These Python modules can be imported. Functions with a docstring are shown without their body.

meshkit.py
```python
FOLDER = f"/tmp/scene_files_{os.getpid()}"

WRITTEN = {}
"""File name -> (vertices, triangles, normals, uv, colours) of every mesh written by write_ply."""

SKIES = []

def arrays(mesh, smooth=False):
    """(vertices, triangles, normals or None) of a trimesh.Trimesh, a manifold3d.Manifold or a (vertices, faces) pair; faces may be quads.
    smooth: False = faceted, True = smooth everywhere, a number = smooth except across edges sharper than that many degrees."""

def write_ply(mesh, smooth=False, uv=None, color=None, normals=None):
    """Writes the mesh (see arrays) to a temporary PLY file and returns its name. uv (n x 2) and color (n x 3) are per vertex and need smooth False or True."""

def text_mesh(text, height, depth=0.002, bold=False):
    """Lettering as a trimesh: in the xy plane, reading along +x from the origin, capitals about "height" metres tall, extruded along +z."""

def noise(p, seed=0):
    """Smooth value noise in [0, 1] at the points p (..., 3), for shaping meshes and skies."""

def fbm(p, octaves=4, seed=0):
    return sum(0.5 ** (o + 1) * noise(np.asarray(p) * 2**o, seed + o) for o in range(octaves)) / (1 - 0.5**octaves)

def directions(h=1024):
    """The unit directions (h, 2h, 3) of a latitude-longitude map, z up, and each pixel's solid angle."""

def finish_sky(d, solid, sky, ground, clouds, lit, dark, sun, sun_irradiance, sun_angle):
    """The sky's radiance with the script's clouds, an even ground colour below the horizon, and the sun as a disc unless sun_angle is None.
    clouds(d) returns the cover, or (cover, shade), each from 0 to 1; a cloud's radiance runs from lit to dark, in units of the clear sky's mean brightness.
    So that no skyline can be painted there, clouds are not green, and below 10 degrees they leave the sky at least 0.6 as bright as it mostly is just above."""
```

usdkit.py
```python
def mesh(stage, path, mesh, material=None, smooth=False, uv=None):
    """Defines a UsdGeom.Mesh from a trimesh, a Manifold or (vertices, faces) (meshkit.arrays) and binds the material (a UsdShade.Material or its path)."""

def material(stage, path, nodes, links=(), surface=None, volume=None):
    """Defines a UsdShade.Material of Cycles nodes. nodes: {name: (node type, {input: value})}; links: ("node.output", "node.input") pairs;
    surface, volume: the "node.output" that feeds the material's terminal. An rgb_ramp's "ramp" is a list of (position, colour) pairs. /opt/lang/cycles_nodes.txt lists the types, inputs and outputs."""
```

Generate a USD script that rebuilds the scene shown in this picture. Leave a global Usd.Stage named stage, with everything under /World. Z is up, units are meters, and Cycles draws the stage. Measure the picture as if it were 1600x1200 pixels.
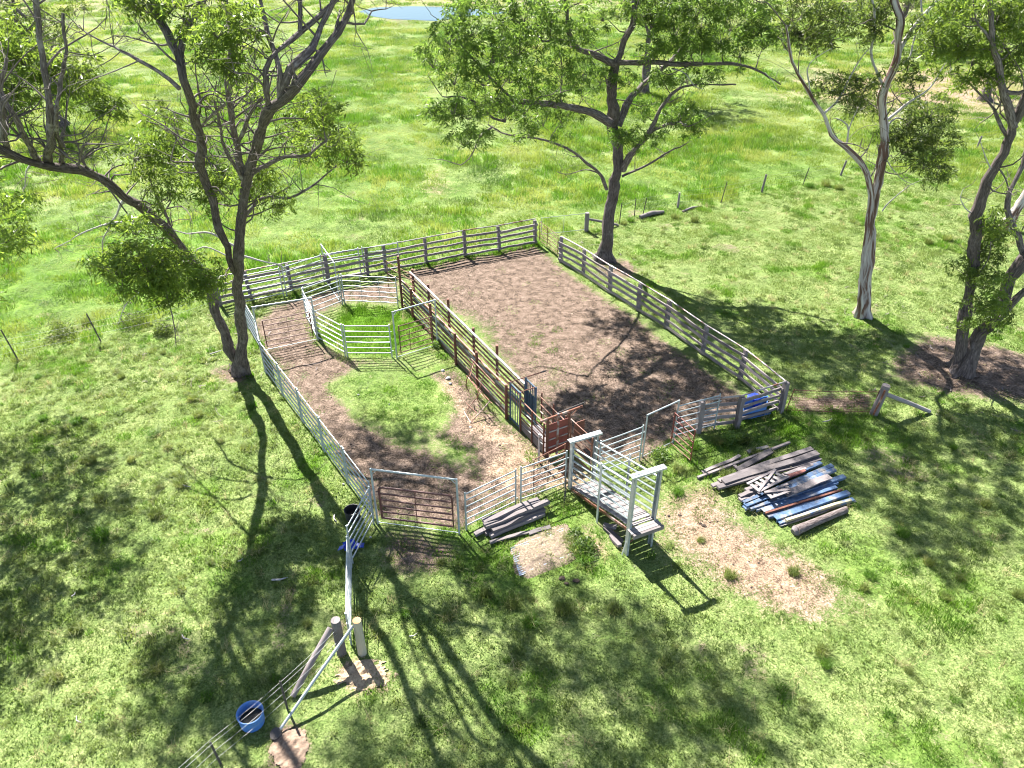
import math
import numpy as np
import shapely
from shapely.geometry import Polygon, LineString
from pxr import Usd, UsdGeom, UsdLux, UsdShade, Gf, Sdf, Vt
import usdkit, meshkit

# ------------------------------------------------------------------ camera, sky, sun, exposure
stage = Usd.Stage.CreateInMemory()
UsdGeom.SetStageUpAxis(stage, UsdGeom.Tokens.z)
UsdGeom.SetStageMetersPerUnit(stage, 1.0)
UsdGeom.Xform.Define(stage, '/World')
CAM_H, PITCH, FPX = 18.5, math.radians(34.1), 1217.0      # drone height, tilt below the horizon, focal length for a 1600 px wide picture
EXPOSURE = 2.2
cam = UsdGeom.Camera.Define(stage, '/World/camera')
cam.CreateHorizontalApertureAttr(36.0)
cam.CreateVerticalApertureAttr(27.0)
cam.CreateFocalLengthAttr(36.0 * FPX / 1600.0)
cam.CreateClippingRangeAttr(Gf.Vec2f(0.1, 20000.0))
cam.CreateExposureAttr(EXPOSURE)
cam.AddTranslateOp().Set(Gf.Vec3d(0, 0, CAM_H))
cam.AddRotateXOp().Set(90.0 - math.degrees(PITCH))
SUN = np.array([-0.47, 0.72, 1.0]); SUN /= np.linalg.norm(SUN)   # towards the sun
SUN_EL, SUN_ROT = math.asin(SUN[2]), math.atan2(SUN[0], SUN[1])
sun = UsdLux.DistantLight.Define(stage, '/World/sun')
sun.CreateIntensityAttr(1.25)
sun.CreateAngleAttr(0.5)
sun.CreateColorAttr(Gf.Vec3f(1.0, 0.95, 0.87))
sun.GetPrim().CreateAttribute('inputs:normalize', Sdf.ValueTypeNames.Bool).Set(True)
sun.AddTransformOp().Set(Gf.Matrix4d(Gf.Rotation(Gf.Vec3d(0, 0, -1), Gf.Vec3d(*map(float, -SUN))), Gf.Vec3d(0, 0, 0)))
usdkit.material(stage, '/World/Looks/sky_light', {
    'sky': ('sky_texture', {'sky_type': 'single_scattering', 'sun_disc': False, 'sun_elevation': SUN_EL, 'sun_rotation': SUN_ROT, 'altitude': 400.0}),
    'tc': ('texture_coordinate', {}),
    'n': ('noise_texture', {'scale': 2.2, 'detail': 6.0, 'roughness': 0.6}),
    'r': ('rgb_ramp', {'ramp': [(0.5, (0, 0, 0)), (0.66, (1, 1, 1))]}),
    'cl': ('mix_color', {'b': (3.2, 3.5, 4.0), 'use_clamp': False}),
    'bg': ('background_shader', {'strength': 0.05})},
    [('tc.generated', 'n.vector'), ('n.fac', 'r.fac'), ('r.color', 'cl.fac'), ('sky.color', 'cl.a'), ('cl.result', 'bg.color')], surface='bg.background')
sky = UsdLux.DomeLight.Define(stage, '/World/sky')
sky.CreateIntensityAttr(1.0)
UsdShade.MaterialBindingAPI.Apply(sky.GetPrim()).Bind(UsdShade.Material.Get(stage, '/World/Looks/sky_light'))
sky.GetPrim().SetCustomDataByKey('kind', 'structure')
sky.GetPrim().SetCustomDataByKey('label', 'blue daytime sky with scattered white cloud')

# ------------------------------------------------------------------ survey: where a point measured in the photograph stands on the flat paddock
_c, _s = math.cos(PITCH), math.sin(PITCH)
def _ray(u, v):
    a, b = (u - 800.0) / FPX, (v - 600.0) / FPX
    return np.array([a, _c - b * _s, -(b * _c + _s)])
def ground(u, v, z=0.0):
    d = _ray(u, v); return np.array([0, 0, CAM_H]) + d * ((z - CAM_H) / d[2])
def height(u, v, base):
    """height of a point seen at u, v straight above (at the distance of) base"""
    d = _ray(u, v); return CAM_H + d[2] * base[1] / d[1]

# ------------------------------------------------------------------ geometry: (points, triangles, normals, uv)
def cat(gs):
    gs = [g for g in gs if g is not None]
    o, F = 0, []
    for g in gs:
        F.append(g[1] + o); o += len(g[0])
    return tuple([np.vstack([g[0] for g in gs]), np.vstack(F), np.vstack([g[2] for g in gs]), np.vstack([g[3] for g in gs])])
def unit(a):
    a = np.asarray(a, float); return a / (np.linalg.norm(a) + 1e-12)
def tube(pts, rad, sides=8, caps=True, seed=None, rough=0.0):
    P = np.asarray(pts, float); n = len(P)
    R = np.broadcast_to(np.asarray(rad, float), (n,))
    T = np.gradient(P, axis=0) if n > 2 else np.repeat((P[1] - P[0])[None], 2, 0)
    T /= np.linalg.norm(T, axis=1, keepdims=True) + 1e-12
    ref = np.array([0, 0, 1.0]) if abs(T[0, 2]) < 0.9 else np.array([1.0, 0, 0])
    A = np.zeros_like(P); a = unit(np.cross(T[0], ref))
    for i in range(n):                                   # parallel transport
        a = unit(a - T[i] * a.dot(T[i])); A[i] = a
    B = np.cross(T, A)
    ang = np.arange(sides + 1) * 2 * np.pi / sides
    N = np.cos(ang)[None, :, None] * A[:, None] + np.sin(ang)[None, :, None] * B[:, None]
    rr = np.repeat(R[:, None], sides + 1, 1).copy()
    if rough:
        q = np.random.default_rng(seed or 1)
        lobes = 1 + rough * np.sin(ang * 3 + 1.3)[None] * 0.5 + rough * q.normal(size=(n, sides + 1)) * 0.5
        lobes[:, -1] = lobes[:, 0]; rr *= lobes
    V = P[:, None] + rr[..., None] * N
    L = np.concatenate([[0], np.cumsum(np.linalg.norm(np.diff(P, axis=0), axis=1))])
    off = 0 if seed is None else (seed * 0.731) % 7
    UV = np.stack([np.repeat(L[:, None] + off, sides + 1, 1), np.repeat(ang[None], n, 0) * max(R.mean(), 0.01) + off], -1)
    i, j = np.meshgrid(np.arange(n - 1), np.arange(sides), indexing='ij'); k = i * (sides + 1) + j
    q4 = np.stack([k, k + 1, k + sides + 2, k + sides + 1], -1).reshape(-1, 4)
    F = np.vstack([q4[:, [0, 1, 2]], q4[:, [0, 2, 3]]])
    out = [(V.reshape(-1, 3), F, N.reshape(-1, 3).copy(), UV.reshape(-1, 2))]
    if caps:
        for e, sg in ((0, -1), (n - 1, 1)):
            ring = V[e, :-1]; c = np.vstack([ring, P[e][None]])
            f = np.array([[s, (s + 1) % sides, sides] for s in range(sides)])
            if sg < 0: f = f[:, ::-1]
            out.append((c, f, np.repeat((T[e] * sg)[None], sides + 1, 0), np.repeat([[off + e, off]], sides + 1, 0) + np.vstack([np.stack([np.cos(ang[:-1]), np.sin(ang[:-1])], 1), [[0, 0]]]) * R[e]))
    return cat(out)
_rb = np.random.default_rng(77)
def plank(p0, p1, w, t, up=(0, 0, 1), segs=1, wob=0.0):
    """board from p0 to p1 (its centre line): w across, t along up"""
    p0, p1 = np.asarray(p0, float), np.asarray(p1, float)
    d = unit(p1 - p0); L = np.linalg.norm(p1 - p0)
    s = unit(np.cross(d, up)); u = np.cross(s, d)
    n = segs + 1
    off = _rb.normal(size=(n, 2)) * wob
    sc = 1 + _rb.normal(size=(n, 2)) * wob * 2
    C = p0 + (p1 - p0) * np.linspace(0, 1, n)[:, None] + s * off[:, :1] + u * off[:, 1:]
    cr = [(-.5, -.5), (.5, -.5), (.5, .5), (-.5, .5)]
    ring = np.stack([C + s * (a * w) * sc[:, :1] + u * (b * t) * sc[:, 1:] for a, b in cr], 1)
    V, F, N, UV, o = [], [], [], [], 0
    ro = _rb.random() * 9
    ls = np.linspace(0, L, n)
    for k in range(4):
        a, b = ring[:, k], ring[:, (k + 1) % 4]
        nn = unit(np.cross(b[0] - a[0], d)) * 1.0
        width = w if k % 2 == 0 else t
        V.append(np.stack([a, b], 1).reshape(-1, 3)); N.append(np.repeat(nn[None], 2 * n, 0))
        UV.append(np.stack([np.repeat(ls, 2) + ro, np.tile([0, width], n) + ro + k * .37], 1))
        for i in range(n - 1):
            q = o + 2 * i; F += [[q, q + 1, q + 3], [q, q + 3, q + 2]]
        o += 2 * n
    for e, sg in ((0, -1), (n - 1, 1)):
        V.append(ring[e]); N.append(np.repeat((d * sg)[None], 4, 0)); UV.append(np.array(cr) * .1 + ro)
        F += [[o, o + 2, o + 1], [o, o + 3, o + 2]] if sg < 0 else [[o, o + 1, o + 2], [o, o + 2, o + 3]]; o += 4
    V = np.vstack(V); F = np.array(F); N = np.vstack(N)
    fn = np.cross(V[F[:, 1]] - V[F[:, 0]], V[F[:, 2]] - V[F[:, 0]])
    bad = (fn * N[F[:, 0]]).sum(1) < 0
    F[bad] = F[bad][:, ::-1]
    return V, F, N, np.vstack(UV)
def raw(v, f, smooth=True):
    v, f = np.asarray(v, float), np.asarray(f, int)
    v2, f2, n = meshkit.arrays((v, f), smooth)
    if n is None:
        v2 = v2[f2].reshape(-1, 3); f2 = np.arange(len(v2)).reshape(-1, 3)
        n = np.repeat(np.array([unit(np.cross(v2[a[1]] - v2[a[0]], v2[a[2]] - v2[a[0]])) for a in f2]), 3, 0)
    return v2, f2, n, v2[:, :2].copy()
def lathe(profile, sides=24, centre=(0, 0, 0), sx=1.0):
    """open or closed surface of revolution about z"""
    pr = np.asarray(profile, float); a = np.arange(sides + 1) * 2 * np.pi / sides
    V = np.stack([pr[:, 0][:, None] * np.cos(a) * sx, pr[:, 0][:, None] * np.sin(a), np.repeat(pr[:, 1][:, None], sides + 1, 1)], -1)
    d = np.gradient(pr, axis=0); nr = np.stack([d[:, 1], -d[:, 0]], 1); nr /= np.linalg.norm(nr, axis=1, keepdims=True) + 1e-9
    N = np.stack([nr[:, 0][:, None] * np.cos(a), nr[:, 0][:, None] * np.sin(a), np.repeat(nr[:, 1][:, None], sides + 1, 1)], -1)
    n = len(pr)
    i, j = np.meshgrid(np.arange(n - 1), np.arange(sides), indexing='ij'); k = i * (sides + 1) + j
    q = np.stack([k, k + 1, k + sides + 2, k + sides + 1], -1).reshape(-1, 4)
    return V.reshape(-1, 3) + np.asarray(centre), np.vstack([q[:, [0, 1, 2]], q[:, [0, 2, 3]]]), N.reshape(-1, 3), V.reshape(-1, 3)[:, [0, 2]].copy()

# ------------------------------------------------------------------ things and parts
_used = {}
def _path(parent, name):
    k = _used.get((parent, name), 0); _used[(parent, name)] = k + 1
    return f'{parent}/{name}' if k == 0 else f'{parent}/{name}_{k:03d}'
_origin = {}
def tag(prim, label=None, cat_=None, group=None, kind=None):
    for k, v in (('label', label), ('category', cat_), ('group', group), ('kind', kind)):
        if v: prim.SetCustomDataByKey(k, v)
def thing(name, label, category, loc, group=None, rotz=0):
    p = _path('/World', name)
    x = UsdGeom.Xform.Define(stage, p)
    x.AddTranslateOp().Set(Gf.Vec3d(*map(float, loc)))
    if rotz: x.AddRotateZOp().Set(float(rotz))
    tag(x.GetPrim(), label, category, group)
    _origin[p] = np.asarray(loc, float)
    return p
def _mesh(path, g, mat, origin):
    v, f, n, uv = g
    ids = np.unique(f)
    if len(ids) < len(v):                                # drop points that no triangle uses
        back = np.zeros(len(v), int); back[ids] = np.arange(len(ids)); f = back[f]; v = v[ids]
        n = None if n is None else np.asarray(n)[ids]; uv = None if uv is None else np.asarray(uv)[ids]
    assert n is None or len(n) == len(v), path
    assert f.max() < len(v), path
    m = UsdGeom.Mesh.Define(stage, path)
    m.CreatePointsAttr(Vt.Vec3fArray.FromNumpy((v - origin).astype(np.float32)))
    m.CreateFaceVertexCountsAttr(Vt.IntArray.FromNumpy(np.full(len(f), 3, np.int32)))
    m.CreateFaceVertexIndicesAttr(Vt.IntArray.FromNumpy(np.asarray(f, np.int32).ravel()))
    m.CreateSubdivisionSchemeAttr('none')
    if n is not None:
        m.CreateNormalsAttr(Vt.Vec3fArray.FromNumpy(np.asarray(n, np.float32))); m.SetNormalsInterpolation('vertex')
    if uv is not None:
        UsdGeom.PrimvarsAPI(m).CreatePrimvar('st', Sdf.ValueTypeNames.TexCoord2fArray, 'vertex').Set(Vt.Vec2fArray.FromNumpy(np.asarray(uv, np.float32)))
    UsdShade.MaterialBindingAPI.Apply(m.GetPrim()).Bind(UsdShade.Material.Get(stage, '/World/Looks/' + mat))
    return m
def part(parent, name, g, mat, label=None, kind=None):
    p = _path(parent, name)
    o = _origin[parent]; _origin[p] = o
    m = _mesh(p, g, mat, o); tag(m.GetPrim(), label, kind=kind)
    return p
def single(name, g, mat, label, category=None, group=None, kind=None, loc=None):
    """a thing (or piece of the setting) that is one mesh"""
    p = _path('/World', name)
    o = np.zeros(3) if loc is None else np.asarray(loc, float)
    m = _mesh(p, g, mat, np.zeros(3)); _origin[p] = o
    if loc is not None: m.AddTranslateOp().Set(Gf.Vec3d(*map(float, o)))
    tag(m.GetPrim(), label, category, group, kind)
    return p
def copy_of(src, name, label, category, loc, rotz, scale, group):
    p = _path('/World', name)
    x = UsdGeom.Xform.Define(stage, p)
    x.GetPrim().GetReferences().AddInternalReference(src)
    x.GetPrim().SetInstanceable(True)
    sc3 = [float(k) for k in np.broadcast_to(scale, 3)]
    m = Gf.Matrix4d().SetScale(Gf.Vec3d(*sc3)) * Gf.Matrix4d().SetRotate(Gf.Rotation(Gf.Vec3d(0, 0, 1), float(rotz))) * Gf.Matrix4d().SetTranslate(Gf.Vec3d(*map(float, loc)))
    x.MakeMatrixXform().Set(m)
    tag(x.GetPrim(), label, category, group)
    return p

# ------------------------------------------------------------------ materials
def look(name, ramp, scale=4.0, rough=0.7, metallic=0.0, uvstretch=None, bump=0.0, bdist=0.02, detail=6.0, var=0.0, spec=0.5, nrough=0.6, patch=None, transl=None, dist=0.0):
    """noise-coloured principled surface. uvstretch: grain along the length; var: brightness spread between pieces; patch: (colour, low, high, scale) second colour in blotches"""
    nodes = {'n': ('noise_texture', {'scale': scale, 'detail': detail, 'roughness': nrough, 'distortion': dist}), 'r': ('rgb_ramp', {'ramp': ramp}),
             'p': ('principled_bsdf', {'roughness': rough, 'metallic': metallic, 'specular_ior_level': spec}), 'g': ('geometry', {})}
    links = [('n.fac', 'r.fac')]
    if uvstretch:
        nodes['uv'] = ('uvmap', {'attribute': 'st'}); nodes['m'] = ('mapping', {'scale': (uvstretch[0], uvstretch[1], 1)})
        links += [('uv.UV', 'm.vector'), ('m.vector', 'n.vector')]
    else:
        links += [('g.position', 'n.vector')]
    col = 'r.color'
    if patch:
        nodes['n2'] = ('noise_texture', {'scale': patch[3], 'detail': 5.0, 'roughness': 0.65})
        nodes['r2'] = ('map_range', {'from_min': patch[1], 'from_max': patch[2], 'clamp': True})
        nodes['mx'] = ('mix_color', {'b': patch[0]})
        links += [('g.position', 'n2.vector'), ('n2.fac', 'r2.value'), ('r2.result', 'mx.fac'), (col, 'mx.a')]; col = 'mx.result'
    if var:
        nodes['oi'] = ('object_info', {}); nodes['vr'] = ('map_range', {'to_min': 1 - var, 'to_max': 1 + var})
        nodes['hv'] = ('hsv', {}); links += [('oi.random', 'vr.value'), ('vr.result', 'hv.value'), (col, 'hv.color')]; col = 'hv.color'
    links.append((col, 'p.base_color'))
    if bump:
        nodes['b'] = ('bump', {'strength': bump, 'distance': bdist}); links += [('n.fac', 'b.height'), ('b.normal', 'p.normal')]
    usdkit.material(stage, '/World/Looks/' + name, nodes, links, surface='p.BSDF')
look('galvanised', [(.3, (.27, .31, .33)), (.7, (.42, .46, .48))], 6, .45, .5, bump=.1, var=.08, patch=((.30, .31, .31), .55, .75, 3.0))
look('galvanised_dull', [(.3, (.22, .25, .26)), (.7, (.36, .39, .39))], 7, .5, .4, bump=.15, var=.1, patch=((.24, .2, .17), .58, .75, 5.0))
look('rusty_steel', [(.25, (.055, .022, .014)), (.5, (.15, .055, .03)), (.75, (.24, .11, .07))], 9, .55, .1, bump=.3, var=.18, patch=((.42, .36, .33), .52, .72, 2.2))
look('dark_rust', [(.25, (.05, .018, .012)), (.6, (.13, .045, .028)), (.8, (.2, .08, .05))], 11, .65, .05, bump=.35, var=.12)
look('grey_pipe', [(.3, (.2, .19, .19)), (.6, (.33, .31, .31))], 7, .5, .3, bump=.2, var=.15, patch=((.17, .07, .045), .5, .62, 2.5))
look('brown_gate', [(.3, (.07, .028, .024)), (.7, (.14, .06, .052))], 9, .42, .0, bump=.2, var=.1)
look('red_paint', [(.3, (.10, .02, .016)), (.7, (.19, .045, .035))], 5, .5, .0, bump=.15, patch=((.10, .035, .02), .58, .7, 6.0))
look('weathered_timber', [(.2, (.085, .07, .075)), (.5, (.17, .148, .15)), (.8, (.28, .25, .25))], 5, .85, uvstretch=(.5, 14), bump=.6, bdist=.01, var=.22, patch=((.10, .08, .08), .56, .72, 1.6))
look('pale_timber', [(.25, (.10, .09, .09)), (.5, (.21, .195, .195)), (.75, (.33, .31, .305))], 5, .85, uvstretch=(.5, 14), bump=.5, bdist=.008, var=.15)
look('dark_timber', [(.2, (.045, .038, .042)), (.5, (.115, .1, .105)), (.8, (.22, .195, .2))], 5, .85, uvstretch=(.5, 14), bump=.6, bdist=.01, var=.25, patch=((.2, .17, .16), .55, .7, 1.2))
look('treated_pine', [(.2, (.24, .22, .17)), (.5, (.34, .31, .24)), (.8, (.42, .38, .3))], 4, .8, uvstretch=(.5, 10), bump=.3, bdist=.006)
look('pine_end', [(.3, (.32, .17, .075)), (.7, (.46, .26, .12))], 30, .8)
look('blue_steel', [(.3, (.035, .065, .13)), (.7, (.09, .15, .26))], 4, .45, .1, bump=.15, var=.4, patch=((.25, .23, .21), .5, .66, 2.2))
look('blue_frame', [(.3, (.018, .045, .085)), (.7, (.05, .10, .17))], 7, .45, .1, var=.15, patch=((.15, .07, .045), .57, .7, 7.0))
look('faded_red', [(.3, (.13, .04, .035)), (.7, (.2, .075, .06))], 6, .6)
look('yellowed_steel', [(.3, (.22, .2, .14)), (.7, (.42, .38, .24))], 4, .55, patch=((.05, .13, .3), .56, .68, 2.0))
look('blue_plastic', [(.3, (.008, .03, .3)), (.7, (.015, .055, .42))], 3, .45, patch=((.08, .1, .2), .55, .75, 5.0))
look('sky_blue_plastic', [(.3, (.04, .13, .36)), (.7, (.08, .2, .46))], 3, .5, patch=((.2, .24, .3), .55, .75, 4.0))
look('black_plastic', [(.3, (.008, .008, .009)), (.7, (.02, .02, .022))], 4, .4)
look('dark_fill', [(.4, (.006, .008, .008)), (.6, (.03, .034, .03))], 20, .5, spec=.25)
look('stone', [(.25, (.2, .2, .21)), (.75, (.42, .41, .41))], 6, .9, bump=.5)
look('corrugated_steel', [(.3, (.30, .34, .42)), (.7, (.50, .54, .60))], 5, .4, .5, patch=((.32, .25, .19), .5, .6, 3.0))
look('straw', [(.34, (.085, .06, .045)), (.5, (.2, .155, .11)), (.66, (.36, .29, .2))], 16, .95, bump=1.0, bdist=.06, nrough=.75, patch=((.2, .15, .12), .5, .62, 2.2))
look('soil', [(.25, (.11, .07, .05)), (.7, (.26, .19, .14))], 12, .95, bump=.8, bdist=.03)
look('clay', [(.35, (.2, .14, .09)), (.65, (.42, .33, .22))], 14, .95, bump=.8, bdist=.03)
look('dung', [(.3, (.02, .012, .008)), (.7, (.05, .035, .025))], 20, .9)
look('bark', [(.32, (.016, .012, .011)), (.47, (.07, .053, .05)), (.64, (.17, .135, .13))], 3.2, .9, uvstretch=(1.1, 7), bump=1.0, bdist=.09, detail=9, dist=.8, nrough=.7, patch=((.2, .17, .17), .55, .72, 1.5))
look('limb_bark', [(.32, (.022, .016, .015)), (.48, (.085, .066, .064)), (.64, (.21, .18, .175))], 3.5, .85, uvstretch=(1.2, 7), bump=.9, bdist=.04, detail=9, nrough=.7, var=.2, patch=((.27, .25, .25), .58, .72, 1.7))
look('gum_bark', [(.34, (.05, .024, .018)), (.45, (.13, .065, .048)), (.49, (.30, .26, .25)), (.66, (.5, .46, .45))], 2.4, .75, uvstretch=(.22, 2.4), bump=.5, bdist=.03, detail=7, dist=.4)
look('grey_limb', [(.25, (.2, .18, .18)), (.7, (.42, .40, .4))], 5, .8, uvstretch=(1.0, 6), bump=.4, bdist=.01)
look('twig', [(.3, (.06, .045, .042)), (.7, (.14, .115, .11))], 3, .85)
look('dead_wood', [(.3, (.24, .22, .23)), (.7, (.42, .40, .41))], 5, .8)
look('wire', [(.3, (.2, .21, .22)), (.7, (.32, .33, .34))], 5, .45, .6)
look('picket', [(.3, (.03, .026, .026)), (.7, (.07, .06, .058))], 8, .6)

def leaf_look(name, c0, c1, c2, glow, rough=.42):
    usdkit.material(stage, '/World/Looks/' + name, {
        'g': ('geometry', {}), 'r': ('rgb_ramp', {'ramp': [(0, c0), (.55, c1), (.9, c2), (1, (.22, .16, .05))]}),
        'n': ('noise_texture', {'scale': 1.3, 'detail': 3.0}), 'mr': ('map_range', {'from_min': .33, 'from_max': .67, 'to_min': .55, 'to_max': 1.45}), 'hv': ('hsv', {}),
        'p': ('principled_bsdf', {'roughness': rough, 'specular_ior_level': .45}), 'gm': ('mix_color', {'blend_type': 'multiply', 'fac': 1.0, 'b': glow, 'use_clamp': False}),
        't': ('translucent_bsdf', {}), 'm': ('mix_closure', {'fac': .6})},
        [('g.random_per_island', 'r.fac'), ('g.position', 'n.vector'), ('n.fac', 'mr.value'), ('mr.result', 'hv.value'), ('r.color', 'hv.color'), ('hv.color', 'p.base_color'),
         ('hv.color', 'gm.a'), ('gm.result', 't.color'), ('p.BSDF', 'm.closure1'), ('t.BSDF', 'm.closure2')], surface='m.closure')
leaf_look('leaves_olive', (.11, .165, .04), (.26, .34, .055), (.45, .53, .08), (1.7, 1.65, .85))
leaf_look('leaves_green', (.10, .165, .045), (.23, .34, .065), (.40, .51, .085), (1.7, 1.65, .9))
leaf_look('leaves_dusky', (.075, .11, .035), (.165, .215, .055), (.28, .33, .07), (1.7, 1.65, .85))
def grass_look(name, ramp, glow, scale=.35, straw=(.42, .36, .17), s0=.5, s1=.75):
    usdkit.material(stage, '/World/Looks/' + name, {
        'g': ('geometry', {}), 'n': ('noise_texture', {'scale': scale, 'detail': 5.0, 'roughness': .6}), 'r': ('rgb_ramp', {'ramp': ramp}),
        'n2': ('noise_texture', {'scale': scale * 3.1, 'detail': 4.0}), 'ad': ('math', {'math_type': 'multiply_add', 'value2': .35}), 'mr': ('map_range', {'from_min': s0, 'from_max': s1, 'clamp': True}),
        'mx': ('mix_color', {'b': straw}), 'p': ('principled_bsdf', {'roughness': .55, 'specular_ior_level': .3}),
        'gm': ('mix_color', {'blend_type': 'multiply', 'fac': 1.0, 'b': glow, 'use_clamp': False}), 't': ('translucent_bsdf', {}), 'm': ('mix_closure', {'fac': .5})},
        [('g.position', 'n.vector'), ('n.fac', 'r.fac'), ('g.position', 'n2.vector'), ('g.random_per_island', 'ad.value1'), ('n2.fac', 'ad.value3'), ('ad.value', 'mr.value'), ('mr.result', 'mx.fac'),
         ('r.color', 'mx.a'), ('mx.result', 'p.base_color'), ('mx.result', 'gm.a'), ('gm.result', 't.color'), ('p.BSDF', 'm.closure1'), ('t.BSDF', 'm.closure2')], surface='m.closure')
grass_look('lawn_blades', [(.3, (.075, .12, .03)), (.5, (.135, .185, .05)), (.7, (.21, .245, .09))], (1.4, 1.5, 1.1), straw=(.42, .42, .25), s0=.53, s1=.92, scale=.6)
grass_look('meadow_blades', [(.36, (.055, .11, .018)), (.5, (.145, .205, .03)), (.62, (.25, .28, .085))], (1.45, 1.5, 1.0), scale=.16, straw=(.38, .42, .21), s0=.62, s1=1.05)
grass_look('tussock_blades', [(.3, (.08, .115, .03)), (.7, (.17, .2, .06))], (1.5, 1.6, 1.0), scale=1.2, straw=(.42, .38, .2), s0=.55, s1=.85)
grass_look('dry_stalks', [(.3, (.3, .26, .13)), (.7, (.46, .42, .24))], (1.2, 1.2, 1.0), s0=.9, s1=1.5)
grass_look('lush_blades', [(.3, (.05, .115, .015)), (.7, (.11, .19, .025))], (1.5, 1.7, .9), scale=.7, s0=.9, s1=1.3)
usdkit.material(stage, '/World/Looks/water', {'n': ('noise_texture', {'scale': 1.5, 'detail': 3.0}), 'g': ('geometry', {}), 'b': ('bump', {'strength': .12, 'distance': .05}),
    'p': ('principled_bsdf', {'base_color': (.02, .05, .06), 'roughness': .04, 'ior': 1.33})}, [('g.position', 'n.vector'), ('n.fac', 'b.height'), ('b.normal', 'p.normal')], surface='p.BSDF')
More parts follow.
